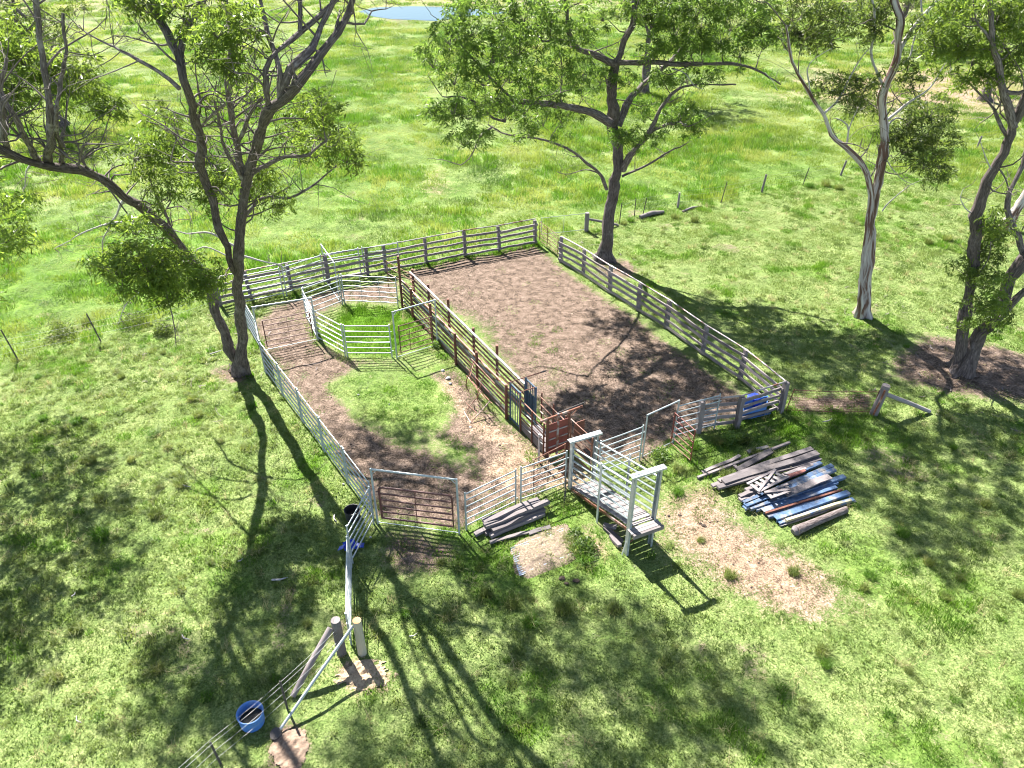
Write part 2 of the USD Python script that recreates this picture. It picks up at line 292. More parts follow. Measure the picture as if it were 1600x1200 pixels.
# the paddock: bare soil, pale trampled soil and lush growth follow the 'cover' attribute, broken up by noise
usdkit.material(stage, '/World/Looks/paddock', {
    'g': ('geometry', {}), 'at': ('attribute', {'attribute': 'cover'}), 'sp': ('separate_color', {'color_type': 'rgb'}),
    'n1': ('noise_texture', {'scale': .45, 'detail': 6.0, 'roughness': .62}), 'n2': ('noise_texture', {'scale': 2.6, 'detail': 6.0, 'roughness': .65}), 'n3': ('noise_texture', {'scale': 17.0, 'detail': 4.0, 'roughness': .7}),
    'gr': ('rgb_ramp', {'ramp': [(.33, (.05, .085, .02)), (.45, (.10, .15, .04)), (.56, (.17, .21, .075)), (.7, (.31, .30, .16))]}),
    'lu': ('rgb_ramp', {'ramp': [(.3, (.035, .09, .008)), (.55, (.085, .17, .014)), (.8, (.17, .23, .035))]}),
    'di': ('rgb_ramp', {'ramp': [(.37, (.026, .018, .0135)), (.46, (.08, .058, .043)), (.54, (.145, .106, .084)), (.66, (.22, .17, .138))]}),
    'pa': ('rgb_ramp', {'ramp': [(.38, (.075, .05, .035)), (.48, (.19, .135, .095)), (.58, (.27, .2, .145)), (.68, (.35, .275, .2))]}),
    'a1': ('mix_float', {'fac': .5}), 'a2': ('mix_float', {'fac': .5}),
    'k1': ('math', {'math_type': 'multiply_add', 'value2': 2.2, 'value3': -1.1}), 'ka': ('mix_float', {'fac': .4}), 'k2': ('math', {'math_type': 'add'}), 'f1': ('map_range', {'from_min': .36, 'from_max': .64, 'clamp': True}),
    'k3': ('math', {'math_type': 'add'}), 'f2': ('map_range', {'from_min': .36, 'from_max': .64, 'clamp': True}),
    'm1': ('mix_color', {}), 'm2': ('mix_color', {}), 'm3': ('mix_color', {}), 'hs': ('hsv', {'saturation': 1.0}), 'vv': ('map_range', {'from_min': .3, 'from_max': .7, 'to_min': .6, 'to_max': 1.35}),
    'vo': ('voronoi_texture', {'scale': 3.2, 'feature': 'f1'}), 'vp': ('map_range', {'from_min': .12, 'from_max': .34, 'clamp': True}), 'vm': ('math', {'math_type': 'multiply_add', 'value2': .45}),
    'b': ('bump', {'strength': .95, 'distance': .06}), 'p': ('principled_bsdf', {'roughness': .95, 'specular_ior_level': .15})},
    [('at.color', 'sp.color'), ('g.position', 'n1.vector'), ('g.position', 'n2.vector'), ('g.position', 'n3.vector'),
     ('n1.fac', 'a1.a'), ('n2.fac', 'a1.b'), ('n2.fac', 'a2.a'), ('n3.fac', 'a2.b'),
     ('ka.result', 'gr.fac'), ('a1.result', 'lu.fac'), ('a2.result', 'di.fac'), ('a2.result', 'pa.fac'),
     ('a1.result', 'ka.a'), ('n3.fac', 'ka.b'), ('ka.result', 'k1.value1'), ('k1.value', 'k2.value1'), ('sp.r', 'k2.value2'), ('k2.value', 'f1.value'),
     ('k1.value', 'k3.value1'), ('sp.g', 'k3.value2'), ('k3.value', 'f2.value'),
     ('sp.b', 'm1.fac'), ('gr.color', 'm1.a'), ('lu.color', 'm1.b'), ('f1.result', 'm2.fac'), ('m1.result', 'm2.a'), ('di.color', 'm2.b'),
     ('f2.result', 'm3.fac'), ('m2.result', 'm3.a'), ('pa.color', 'm3.b'), ('n3.fac', 'vv.value'), ('vv.result', 'hs.value'), ('m3.result', 'hs.color'), ('hs.color', 'p.base_color'),
     ('g.position', 'vo.vector'), ('vo.distance', 'vp.value'), ('vp.result', 'vm.value1'), ('a2.result', 'vm.value3'), ('vm.value', 'b.height'), ('b.normal', 'p.normal')], surface='p.BSDF')

# ------------------------------------------------------------------ the paddock
def area(px): return Polygon([tuple(ground(u, v)[:2]) for u, v in px]).buffer(0)
DIRT = [(area([(548, 16), (590, 7), (700, 6), (790, 12), (815, 21), (720, 31), (680, 37), (605, 34), (562, 27)]), .5, 1.5),
        (area([(500, 1040), (575, 1005), (640, 1050), (625, 1100), (520, 1100)]), .45, .6),
        (area([(1030, 775), (1110, 755), (1160, 800), (1225, 845), (1300, 890), (1360, 940), (1290, 990), (1180, 955), (1100, 905), (1035, 860), (1015, 800)]), .75, 1.2),
        (area([(625, 425), (690, 408), (800, 388), (838, 384), (866, 402), (884, 421), (948, 466), (1000, 501), (1052, 541), (1097, 573), (1155, 614), (1195, 638), (1120, 668), (1050, 690), (1010, 722), (930, 725), (880, 700), (800, 590), (690, 480)]), .9, .6),
        (area([(388, 505), (450, 470), (530, 450), (620, 440), (625, 475), (540, 472), (490, 500), (500, 540), (545, 562), (620, 562), (690, 540), (690, 575), (640, 580), (560, 572), (530, 600), (560, 650), (640, 690), (700, 700), (740, 720), (720, 770), (590, 790), (550, 745), (480, 645), (420, 570)]), .9, .8),
        (area([(590, 822), (720, 836), (725, 870), (690, 905), (615, 905), (588, 870)]), .62, .6),
        (area([(1390, 565), (1450, 522), (1550, 535), (1640, 560), (1640, 630), (1480, 615), (1410, 592)]), .95, .8),
        (area([(1232, 618), (1362, 614), (1362, 645), (1236, 645)]), .8, .4),
        (area([(305, 565), (370, 570), (400, 580), (395, 612), (340, 600)]), .6, .5),
        (area([(925, 405), (975, 400), (1005, 420), (985, 440), (930, 430)]), .7, .5),
        (area([(1325, 480), (1380, 470), (1385, 500), (1340, 505)]), .5, .5),
        (area([(420, 1140), (470, 1120), (490, 1160), (470, 1210), (410, 1210)]), .85, .4),
        (area([(520, 940), (560, 930), (565, 1000), (500, 1020)]), .5, .5),
        (area([(1230, 870), (1320, 890), (1380, 960), (1300, 1000), (1200, 960)]), .3, 1.0),
        (area([(700, 890), (760, 880), (780, 920), (720, 930)]), .4, .5)]
DIRT.append((area([(388, 505), (585, 806), (720, 830), (889, 755), (862, 700), (790, 656), (692, 548), (620, 564), (541, 564), (496, 538), (478, 500)]), .8, .5))
PALE = [(area([(692, 572), (740, 640), (830, 690), (870, 715), (800, 765), (735, 735), (790, 700), (730, 680), (690, 610)]), .72, .6),
        (area([(1030, 775), (1110, 760), (1150, 805), (1215, 850), (1290, 890), (1345, 935), (1290, 985), (1190, 955), (1110, 905), (1045, 860), (1020, 800)]), .72, 1.1),
        (area([(905, 830), (955, 830), (960, 865), (915, 900), (895, 870)]), .6, .4),
        (area([(520, 1040), (570, 1018), (620, 1050), (605, 1085), (535, 1085)]), .7, .3),
        (area([(890, 700), (925, 745), (900, 770), (850, 760)]), .8, .3),
        (area([(640, 262), (665, 258), (745, 280), (740, 300), (650, 330), (640, 300)]), .42, 1.5),
        (area([(655, 120), (700, 110), (705, 200), (660, 200)]), .5, 5.0),
        (area([(1220, 95), (1700, 90), (1700, 190), (1380, 200), (1200, 150)]), .66, 8.0),
        (area([(560, -5), (1000, -5), (1000, 12), (560, 12)]), .6, 4.0),
        (area([(-200, 60), (130, 40), (250, 60), (240, 110), (120, 130), (-200, 120)]), .45, 8.0),
        (area([(0, 250), (120, 270), (120, 330), (0, 340)]), .36, 2.0)]
LUSH = [(area([(547, 478), (624, 482), (668, 528), (612, 556), (545, 556), (500, 530)]), 1.0, .3),
        (area([(-500, 360), (120, 340), (350, 330), (440, 400), (360, 450), (150, 490), (0, 545), (-500, 640)]), .75, 3.0),
        (area([(300, 120), (640, 80), (700, 330), (450, 400), (340, 320)]), .5, 6.0),
        (area([(830, 270), (1260, 230), (1330, 280), (960, 345), (860, 335)]), .5, 3.0),
        (area([(640, 412), (840, 372), (845, 388), (640, 430)]), .9, .3),
        (area([(1040, 690), (1230, 640), (1330, 640), (1300, 700), (1140, 720), (1060, 760)]), .6, 1.0),
        (area([(820, 820), (890, 780), (960, 870), (930, 900), (860, 900), (780, 960), (700, 870)]), .6, .6),
        (area([(540, 590), (640, 578), (690, 605), (700, 640), (680, 668), (600, 672), (550, 640)]), .3, .5)]
DRY_BREAK = [(area([(690, 470), (760, 500), (800, 580), (760, 590), (700, 510)]), .55, .9), (area([(830, 500), (900, 560), (880, 600), (820, 560)]), .25, 1.5), (area([(515, 600), (560, 574), (640, 570), (692, 600), (708, 640), (690, 668), (610, 680), (555, 655)]), .96, .5), (area([(650, 660), (735, 700), (745, 735), (690, 730)]), .55, .5), (area([(628, 562), (690, 545), (705, 575), (660, 590)]), .7, .4),
             (area([(840, 560), (890, 600), (900, 640), (850, 620)]), .3, 1.0), (area([(640, 640), (720, 690), (680, 720), (600, 690)]), .5, .5)]
def spread(polys, X, Y):
    out = np.zeros(X.shape); P = shapely.points(X.ravel(), Y.ravel())
    for poly, w, soft in polys:
        x0, y0, x1, y1 = poly.bounds
        m = ((X > x0 - 2 * soft) & (X < x1 + 2 * soft) & (Y > y0 - 2 * soft) & (Y < y1 + 2 * soft)).ravel()
        if not m.any(): continue
        p = P[m]; d = shapely.distance(poly, p) - shapely.distance(poly.boundary, p) * shapely.contains(poly, p)
        o = out.ravel(); o[m] = np.maximum(o[m], w * np.clip(.5 - d / (2 * soft), 0, 1)); out = o.reshape(X.shape)
    return out
def cover(X, Y):
    r, g, b = spread(DIRT, X, Y), spread(PALE, X, Y), spread(LUSH, X, Y)
    r = r * (1 - spread(DRY_BREAK, X, Y))
    Q = np.stack([X, Y, 0 * X], -1)
    worn, rank = meshkit.fbm(Q * .75 + 31) - .5, meshkit.fbm(Q * .55 + 77) - .5          # small worn spots and rank patches anywhere in the paddock
    r = np.maximum(r, np.clip(worn * 4 - .62, 0, .42)); b = np.maximum(b, np.clip(rank * 4 - .35, 0, .5))
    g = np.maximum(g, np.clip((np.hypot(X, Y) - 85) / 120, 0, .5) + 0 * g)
    return r, g, b
def relief(X, Y):
    P = np.stack([X, Y, 0 * X], -1).reshape(-1, 3)
    return ((meshkit.fbm(P * .35) - .5) * .06 + (meshkit.fbm(P * 1.6 + 9) - .5) * .09).reshape(X.shape)
def axis_steps(a, b, step, far_a, far_b):
    mid = np.arange(a, b + step / 2, step); lo, hi = [a], [b]
    s = step
    while lo[-1] > far_a: s *= 1.25; lo.append(lo[-1] - s)
    s = step
    while hi[-1] < far_b: s *= 1.25; hi.append(hi[-1] + s)
    return np.array(lo[:0:-1] + list(mid) + hi[1:])
gx, gy = axis_steps(-26, 27, .13, -1500, 1500), axis_steps(8, 47, .13, -400, 2500)
X, Y = np.meshgrid(gx, gy)
R_, G_, B_ = cover(X, Y)
near = np.clip((60 - np.hypot(X, Y - 28)) / 20, 0, 1)
Z = (relief(X, Y) - .02) * near
nx = len(gx)
i, j = np.meshgrid(np.arange(len(gy) - 1), np.arange(nx - 1), indexing='ij'); k = (i * nx + j).ravel()
quads = np.stack([k, k + 1, k + nx + 1, k + nx], 1)
gm = UsdGeom.Mesh.Define(stage, '/World/ground')
V = np.stack([X, Y, Z], -1).reshape(-1, 3)
gm.CreatePointsAttr(Vt.Vec3fArray.FromNumpy(V.astype(np.float32)))
gm.CreateFaceVertexCountsAttr(Vt.IntArray.FromNumpy(np.full(len(quads), 4, np.int32)))
gm.CreateFaceVertexIndicesAttr(Vt.IntArray.FromNumpy(quads.astype(np.int32).ravel()))
gm.CreateSubdivisionSchemeAttr('none')
gn = np.stack([-np.gradient(Z, gx, axis=1), -np.gradient(Z, gy, axis=0), np.ones_like(Z)], -1).reshape(-1, 3)
gn /= np.linalg.norm(gn, axis=1, keepdims=True)
gm.CreateNormalsAttr(Vt.Vec3fArray.FromNumpy(gn.astype(np.float32))); gm.SetNormalsInterpolation('vertex')
UsdGeom.PrimvarsAPI(gm).CreatePrimvar('cover', Sdf.ValueTypeNames.Color3fArray, 'vertex').Set(Vt.Vec3fArray.FromNumpy(np.stack([R_, G_, B_], -1).reshape(-1, 3).astype(np.float32)))
UsdShade.MaterialBindingAPI.Apply(gm.GetPrim()).Bind(UsdShade.Material.Get(stage, '/World/Looks/paddock'))
tag(gm.GetPrim(), 'green paddock with bare brown soil inside the cattle yards', kind='structure')

# far dam with its low grassy bank
pw = [ground(u, v) for u, v in [(560, 18), (585, 12), (640, 10), (700, 11), (760, 16), (800, 20), (720, 27), (680, 33), (610, 30), (575, 25)]]
pw = shapely.geometry.Polygon([p[:2] for p in pw]).buffer(2.5).buffer(-2.5)
tri = [t for t in shapely.delaunay_triangles(pw).geoms if pw.contains(t.representative_point())]
pv = np.array([[*c, .03] for t in tri for c in list(t.exterior.coords)[:3]])
pf = np.arange(len(pv)).reshape(-1, 3)
a2 = np.cross(pv[pf[:, 1]] - pv[pf[:, 0]], pv[pf[:, 2]] - pv[pf[:, 0]])[:, 2]; pf[a2 < 0] = pf[a2 < 0][:, ::-1]
single('dam_water', (pv, pf, np.repeat([[0, 0, 1.0]], len(pv), 0), pv[:, :2]), 'water', 'blue water of the small dam beyond the paddock', kind='structure')

# ------------------------------------------------------------------ grass
rng = np.random.default_rng(11)
def blades(n, radius, h0, h1, w, lean, segs=2, q=rng):
    """n upright grass blades in a disc, each a bent strip"""
    a, r = q.random(n) * 2 * np.pi, radius * np.sqrt(q.random(n))
    base = np.stack([r * np.cos(a), r * np.sin(a), np.zeros(n) - .01], 1)
    h = h0 + (h1 - h0) * q.random(n) ** 1.5
    b = q.random(n) * 2 * np.pi; out = np.stack([np.cos(b), np.sin(b), np.zeros(n)], 1)
    ln = (lean * q.random(n))[:, None] * h[:, None]
    c = q.random(n) * np.pi; side = np.stack([np.cos(c), np.sin(c), np.zeros(n)], 1) * (w * (.6 + .8 * q.random(n)))[:, None] / 2
    up = np.array([0, 0, 1.0])
    if segs == 1:
        V = np.stack([base - side, base + side, base + out * ln + up * h[:, None]], 1)
        return V.reshape(-1, 3), np.arange(3 * n).reshape(-1, 3)
    mid = base + out * ln * .3 + up * h[:, None] * .6
    tip = base + out * ln + up * (h * (1 - .25 * np.minimum(ln[:, 0] / h, 1)))[:, None]
    V = np.stack([base - side, base + side, mid + side * .8, mid - side * .8, tip], 1)
    o = np.arange(n)[:, None] * 5
    F = np.stack([o + [0, 1, 2], o + [0, 2, 3], o + [3, 2, 4]], 1).reshape(-1, 3)
    return V.reshape(-1, 3), F
def scatter(name, label, protos, pos, scale, pick):
    """protos: [(points, faces, material)]"""
    p = f'/World/{name}'
    pi = UsdGeom.PointInstancer.Define(stage, p)
    for n, (v, f, mat) in enumerate(protos):
        m = _mesh(f'{p}/tuft_{n:03d}' if n else f'{p}/tuft', (v, f, None, None), mat, np.zeros(3))
        pi.CreatePrototypesRel().AddTarget(m.GetPath())
    n = len(pos)
    pi.CreateProtoIndicesAttr(Vt.IntArray.FromNumpy(pick.astype(np.int32)))
    pi.CreatePositionsAttr(Vt.Vec3fArray.FromNumpy(pos.astype(np.float32)))
    pi.CreateScalesAttr(Vt.Vec3fArray.FromNumpy(scale.astype(np.float32)))
    a = rng.random(n) * np.pi
    q = np.stack([np.cos(a), np.zeros(n), np.zeros(n), np.sin(a)], 1)
    pi.CreateOrientationsAttr(Vt.QuathArray([Gf.Quath(float(x[0]), 0., 0., float(x[3])) for x in q]))
    tag(pi.GetPrim(), label, 'grass', kind='stuff')
def spots(x0, x1, y0, y1, step):
    xs, ys = np.meshgrid(np.arange(x0, x1, step), np.arange(y0, y1, step))
    return (xs + rng.uniform(-.5, .5, xs.shape) * step).ravel(), (ys + rng.uniform(-.5, .5, ys.shape) * step).ravel()
def in_view(x, y, m=1.5): return np.abs(x) < .70 * (y * .828 + 10.4) + m
def fbm2(x, y, s, o=0): return meshkit.fbm(np.stack([x * s + o, y * s, 0 * x], -1)) - .5
# the boundary fence divides grazed lawn (near and right) from the long growth beyond
LONG = area([(-900, 480), (0, 565), (80, 548), (160, 528), (345, 470), (440, 452), (520, 434), (620, 415), (836, 376), (850, 368), (960, 345), (1060, 322), (1126, 314), (1190, 298), (1254, 286), (1313, 272), (1400, 268), (1520, 300), (2400, 330), (3500, -150), (-3000, -150)])
x, y = spots(-24, 62, 9.5, 80, .34)
FENCE_LINES = [[(388, 512), (414, 584), (585, 809), (551, 881), (552, 1008)], [(722, 832), (807, 787), (889, 760)], [(1003, 716), (930, 748)], [(1050, 690), (1218, 645), (1041, 512), (876, 409)], [(838, 383), (726, 401), (603, 426), (445, 464)], [(628, 482), (790, 656), (842, 722)], [(479, 497), (496, 532), (541, 557), (616, 557)], [(1218, 645), (1366, 646)]]
FENCE_LINES = shapely.MultiLineString([[tuple(ground(u, v)[:2]) for u, v in l] for l in FENCE_LINES])
YARD = area([(388, 512), (414, 584), (585, 809), (720, 832), (889, 760), (1003, 716), (1216, 643), (1041, 512), (876, 409), (838, 383), (603, 426), (445, 464)])
OCTAGON = area([(530, 470), (626, 479), (680, 530), (616, 557), (541, 557), (496, 532), (485, 500)])
r, g, b = cover(x, y); fence_d = shapely.distance(FENCE_LINES, shapely.points(x, y)); yard = shapely.contains_xy(YARD, x, y) & ~shapely.contains_xy(OCTAGON, x, y)
by_rail = (fence_d < .32) & (rng.random(len(x)) < .75)
n1 = fbm2(x, y, .9) + fbm2(x, y, 2.3, 5) * .9
lng = shapely.contains_xy(LONG, x, y)
bare = np.maximum(r, g * .9)
keep = in_view(x, y) & (~lng) & ((rng.random(len(x)) > np.clip(bare * 1.25 - .1 + n1 * .3, 0, .97)) | by_rail)
x, y, b, n1, bare, by_rail, yard = x[keep], y[keep], b[keep], n1[keep], bare[keep], by_rail[keep], yard[keep]
z = (relief(x, y) - .02)
sc = np.clip(.9 + n1 * 2.0 + .5 * b - .4 * bare, .3, 2.4) * np.where(yard & ~by_rail, .5, 1) * np.where(by_rail, 1.35, 1)
protos = []
for kk in range(3):
    v, f = blades(85, .33, .03, .11, .03, 1.3, 1); protos.append((v, f, 'lawn_blades'))
v, f = blades(110, .3, .05, .16, .024, 1.0, 1); protos.append((v, f, 'lush_blades'))
pick = np.where(rng.random(len(x)) < b * .9, 3, rng.integers(0, 3, len(x)))
v, f = blades(26, .16, .1, .3, .012, 1.6, 2); protos.append((v, f, 'dry_stalks'))
pick = np.where((rng.random(len(x)) < .05) & ~yard, 4, pick)
scatter('lawn_grass', 'short grazed green grass around and inside the yards', protos, np.stack([x, y, z], 1), np.stack([np.ones_like(sc), np.ones_like(sc), sc], 1), pick)
x, y = spots(-90, 95, 24, 150, .62)
keep = in_view(x, y, 4) & shapely.contains_xy(LONG, x, y) & (rng.random(len(x)) < np.clip(1.25 - y / 130, .28, 1)) & ~shapely.contains_xy(pw.buffer(1.0), x, y)
x, y = x[keep], y[keep]
r, g, b = cover(x, y); n1 = fbm2(x, y, .28, 40); n2 = fbm2(x, y, 1.1, 7)
keep = rng.random(len(x)) > g * .9
x, y, b, n1, n2 = x[keep], y[keep], b[keep], n1[keep], n2[keep]
wide = 1 + np.clip((y - 45) / 70, 0, 1.3)
sc = np.clip(.6 + n1 * 2.4 + n2 * 1.2, .12, 2.0); b = np.clip(b + (n1 > .08) * .5, 0, 1)
protos = []
for kk in range(3):
    v, f = blades(110, .5, .12, .5, .022, .9, 2); protos.append((v, f, 'meadow_blades'))
v, f = blades(120, .45, .12, .42, .022, .8, 2); protos.append((v, f, 'lush_blades'))
pick = np.where(rng.random(len(x)) < b * .75, 3, rng.integers(0, 3, len(x)))
wide = wide * 1.0
scatter('meadow_grass', 'long green and straw coloured grass beyond the fences', protos, np.stack([x, y, 0 * x], 1), np.stack([wide, wide, sc], 1), pick)

# tussocks: separate clumps one can count on the grazed side
def tussock_mesh(seed, n=230, radius=.16, h=.42):
    return blades(n, radius, h * .4, h, .012, 1.5, 2, np.random.default_rng(seed))

TUSSOCK_PX = [(300, 625, .9), (283, 758, 1.1), (120, 660, .8), (142, 722, 1.0), (155, 780, .9), (243, 806, 1.0), (158, 838, 1.3), (250, 762, .7), (130, 720, .7), (190, 590, .7), (68, 655, .8), (118, 985, 1.0), (85, 1060, 1.2), (246, 1048, .9), (105, 1155, .5),
    (330, 880, .6), (262, 700, .8), (310, 650, .8), (240, 680, .8), (345, 690, .6), (380, 700, .5), (205, 720, .7), (370, 610, .5), (205, 640, .6), (90, 510, 1.2), (135, 505, 1.1), (60, 590, .7), (182, 582, .6), (255, 552, .6),
    (1285, 1020, 1.0), (1360, 900, .9), (1140, 900, .9), (1450, 880, .8), (1480, 935, .6), (1410, 835, 1.0), (1350, 920, .6), (1240, 895, .9), (900, 860, 1.2), (915, 875, 1.2), (885, 845, .9), (960, 955, 1.1), (880, 955, 1.2), (830, 975, 1.1), (800, 945, 1.1),
    (760, 930, 1.0), (1095, 845, .6), (650, 640, .5), (1060, 735, 1.0), (1120, 690, 1.2), (1165, 690, 1.0), (1085, 700, 1.1), (1180, 708, .8), (1135, 745, 1.1), (1150, 765, .9), (1060, 770, .9), (690, 880, .6), (1420, 1050, .6), (975, 350, .9), (985, 345, 1.0), (1055, 340, 1.3),
    (1085, 345, 1.2), (1290, 290, 1.4), (1265, 292, 1.2), (1310, 295, 1.3), (1450, 380, 1.1), (1480, 375, 1.2), (1290, 1040, .7), (700, 965, .9), (1500, 905, .7), (560, 960, .6), (635, 960, .7), (480, 975, .6), (1010, 830, .9), (1540, 790, .8), (1490, 700, .6), (1590, 930, .8)]
LANDMARK = [((394, 1122), 'the round blue water tub'), ((1284, 812), 'the short split log'), ((976, 864), 'the front feet of the loading ramp'), ((1020, 335), 'the rotten log in the back fence'), ((840, 860), 'the straw covered roofing sheets'),
    ((566, 1020), 'the new pine post'), ((1300, 780), 'the right end of the purlin heap'), ((1105, 745), 'the left end of the timber heap'), ((1150, 669), 'the short timber fence'), ((650, 825), 'the red gate'), ((0, 1060), 'the left edge of the picture near the bottom'), ((0, 690), 'the left edge of the picture halfway up'),
    ((158, 533), 'the steel pickets of the left wire fence'), ((376, 580), 'the trunk of the forked tree'), ((1495, 580), 'the two stemmed tree on the right'), ((1313, 274), 'the leaning fence post left of the pale gum'), ((1600, 930), 'the right edge of the picture'), ((1046, 696), 'the swung red gate'),
    ((437, 905), 'the longest pale stick'), ((290, 758), 'the small stick among the left tussocks'), ((1070, 938), 'the shadow of the ramp arch'), ((1290, 900), 'the right end of the bare pale patch'), ((400, 780), 'the trunk shadow of the forked tree'), ((554, 806), 'the black tub'), ((1452, 645), 'the foot of the pale log stay')]
T_AT = np.array([(u, v) for u, v, _ in TUSSOCK_PX], float); T_LAB = {}; best = []
for (u, v), words in LANDMARK:
    for rank, kk in enumerate(np.linalg.norm((T_AT - (u, v)) * [1, 1.4], axis=1).argsort()[:9]): best.append((rank, np.linalg.norm(T_AT[kk] - (u, v)), int(kk), words))
for rank, d, kk, words in sorted(best): T_LAB.setdefault(kk, 'shaggy grass tussock ' + ['nearest', 'second nearest', 'third nearest', 'fourth nearest', 'fifth nearest', 'sixth nearest', 'seventh nearest', 'eighth nearest', 'ninth nearest'][rank] + ' to ' + words)
tus = []
for kk, (u, v, sc) in enumerate(TUSSOCK_PX):
    p = ground(u, v); lb = T_LAB.get(kk, 'shaggy dark green tussock of coarse grass standing above the grazed lawn')
    if kk < 4:
        t = thing('grass_tussock', lb, 'grass tussock', p, 'coarse grass tussocks in the grazed lawn')
        vv, ff = blades(260, .2, .14, .42, .014, 1.7, 2, np.random.default_rng(60 + kk))
        part(t, 'blades', (vv + p, ff, None, None), 'lush_blades' if kk == 2 else 'tussock_blades'); tus.append(t)
    else:
        copy_of(tus[kk % 4], 'grass_tussock', lb, 'grass tussock', p, rng.random() * 360, (sc, sc, sc * rng.uniform(.7, 1.1)), 'coarse grass tussocks in the grazed lawn')

# clods and trodden lumps on the bare yards
x, y = spots(-14, 12, 16, 43, .2)
r, g, b = cover(x, y); keep = (np.maximum(r, g) > .45) & (rng.random(len(x)) < .55)
x, y = x[keep], y[keep]; z = relief(x, y) - .02
import trimesh
protos = []
for kk in range(3):
    m = trimesh.creation.icosphere(1, 1.0); v = np.array(m.vertices); v *= (1 + .5 * (meshkit.noise(v * 1.7 + kk * 5)[:, None] - .5)) * [1, .8, .55]
    protos.append((v, np.array(m.faces), 'soil' if kk else 'dung'))
sc = .012 + .035 * rng.random(len(x)) ** 4
scatter('clods', 'small crumbs of dry earth trodden up in the yards', protos, np.stack([x, y, z], 1), np.stack([sc, sc, sc], 1), rng.integers(0, 3, len(x)))
stage.GetPrimAtPath('/World/clods').SetCustomDataByKey('category', 'earth')

# fallen bark strips and leaves under the trees
pp, pk = [], []
for (u, v), rad, n in (((376, 580), 4.0, 90), ((1495, 580), 4.5, 160), ((1348, 492), 3.0, 70), ((945, 405), 3.0, 60), ((300, 560), 3.0, 30)):
    c = ground(u, v)[:2]; a = rng.random(n) * 2 * np.pi; d = rad * rng.random(n) ** .7
    pp.append(np.stack([c[0] + d * np.cos(a), c[1] + d * np.sin(a)], 1))
pp = np.vstack(pp)
def strip(l, w, bend):
    t_ = np.linspace(-.5, .5, 4); V = np.array([[l * k, bend * k * k * 4 + s_ * w / 2, .012 + .05 * l * (k + .5) * (.5 - k)] for k in t_ for s_ in (-1, 1)])
    return V, np.array([[2 * k, 2 * k + 2, 2 * k + 3] for k in range(3)] + [[2 * k, 2 * k + 3, 2 * k + 1] for k in range(3)])
protos = [(*strip(.4, .03, .06), 'limb_bark'), (*strip(.28, .05, .03), 'limb_bark'), (*strip(.12, .03, .01), 'dry_stalks'), (*strip(.9, .02, .1), 'twig')]
sc = .4 + .6 * rng.random(len(pp))
scatter('leaf_litter', 'fallen bark strips, twigs and leaves under the trees', protos, np.stack([pp[:, 0], pp[:, 1], relief(pp[:, 0], pp[:, 1]) + .03], 1), np.stack([sc, sc, sc], 1), rng.choice(4, len(pp), p=[.2, .25, .5, .05]))
stage.GetPrimAtPath('/World/leaf_litter').SetCustomDataByKey('category', 'leaf litter')

# rough tufts: the hummocky ungrazed growth of the left side and odd patches elsewhere
x, y = spots(-24, 30, 9.5, 50, .42)
rough = np.clip((-3 - x) / 10, 0, 1) * np.clip((y - 11) / 6, .3, 1) * .75 + .10
r, g, b = cover(x, y)
keep = in_view(x, y) & ~shapely.contains_xy(LONG, x, y) & ~shapely.contains_xy(YARD, x, y) & (rng.random(len(x)) < np.clip(rough + fbm2(x, y, .8, 12) * 2.2, 0, .9)) & (np.maximum(r, g) < .5)
x, y = x[keep], y[keep]
protos = []
for kk in range(4):
    v, f = blades(70, .13, .06, .2, .016, 1.7, 2); protos.append((v, f, ('lawn_blades', 'tussock_blades', 'lawn_blades', 'lush_blades')[kk]))
sc = .6 + 1.0 * rng.random(len(x)) ** 2
scatter('rough_tufts', 'rough uneven tufts in the grazed grass, thickest on the left side', protos, np.stack([x, y, relief(x, y) - .03], 1), np.stack([sc, sc, sc * rng.uniform(.7, 1.2, len(x))], 1), rng.choice(4, len(x), p=[.35, .35, .2, .1]))

# ------------------------------------------------------------------ steel cattle panels
UPV = np.array([0, 0, 1.0])
def xy(p): return np.array([p[0], p[1], 0.0])
def panel(name, a, b, label, group=None, mat='galvanised', hgt=1.6, rails=6, mids=0, r=.024, post_r=.03, foot=0.0, low=.2, category='cattle panel'):
    """a: b: foot points of a free-standing rail panel"""
    a, b = xy(a), xy(b); t = thing(name, label, category, a, group)
    d = unit(b - a)
    ea, eb = a + d * .06, b - d * .06
    for e in (ea, eb):
        part(t, 'post', tube([e + UPV * -.03, e + UPV * (hgt + .05)], post_r, 8), mat)
    for z in np.linspace(low, hgt - .03, rails):
        sag = _rb.normal() * .008
        part(t, 'rail', tube([ea + UPV * z, (ea + eb) / 2 + UPV * (z + sag), eb + UPV * z], r, 8, caps=False), mat)
    for m in range(mids):
        c = ea + (eb - ea) * (m + 1) / (mids + 1) + np.cross(d, UPV) * (r + .012)
        part(t, 'brace', plank(c + UPV * low, c + UPV * hgt, .035, .012, up=d), mat)
    for z in (.3, hgt - .3):
        part(t, 'pin_lug', tube([eb + UPV * z - d * .01, eb + UPV * z + d * .10], .02, 6), mat)
    return t
LG = 'galvanised rail panels round the left yard'
A = [np.array(p) for p in [(-10.67, 28.2), (-9.47, 26.4), (-8.26, 24.6), (-7.06, 22.8), (-5.85, 21.0), (-4.65, 19.2)]]
for n, (p, q) in enumerate(zip(A[:-1], A[1:])):
    panel('cattle_panel', p, q, ['galvanised six rail panel nearest the big forked tree, in the long left yard side', 'second galvanised rail panel from the forked tree along the left yard side', 'middle galvanised rail panel of the long left yard side',
        'galvanised rail panel one short of the red gate in the long left yard side', 'galvanised rail panel of the left side ending at the red gate frame'][n], LG)
panel('cattle_panel', (-11.3, 29.9), (-10.67, 28.2), 'short galvanised rail panel seen almost edge on beside the forked tree trunk', LG)
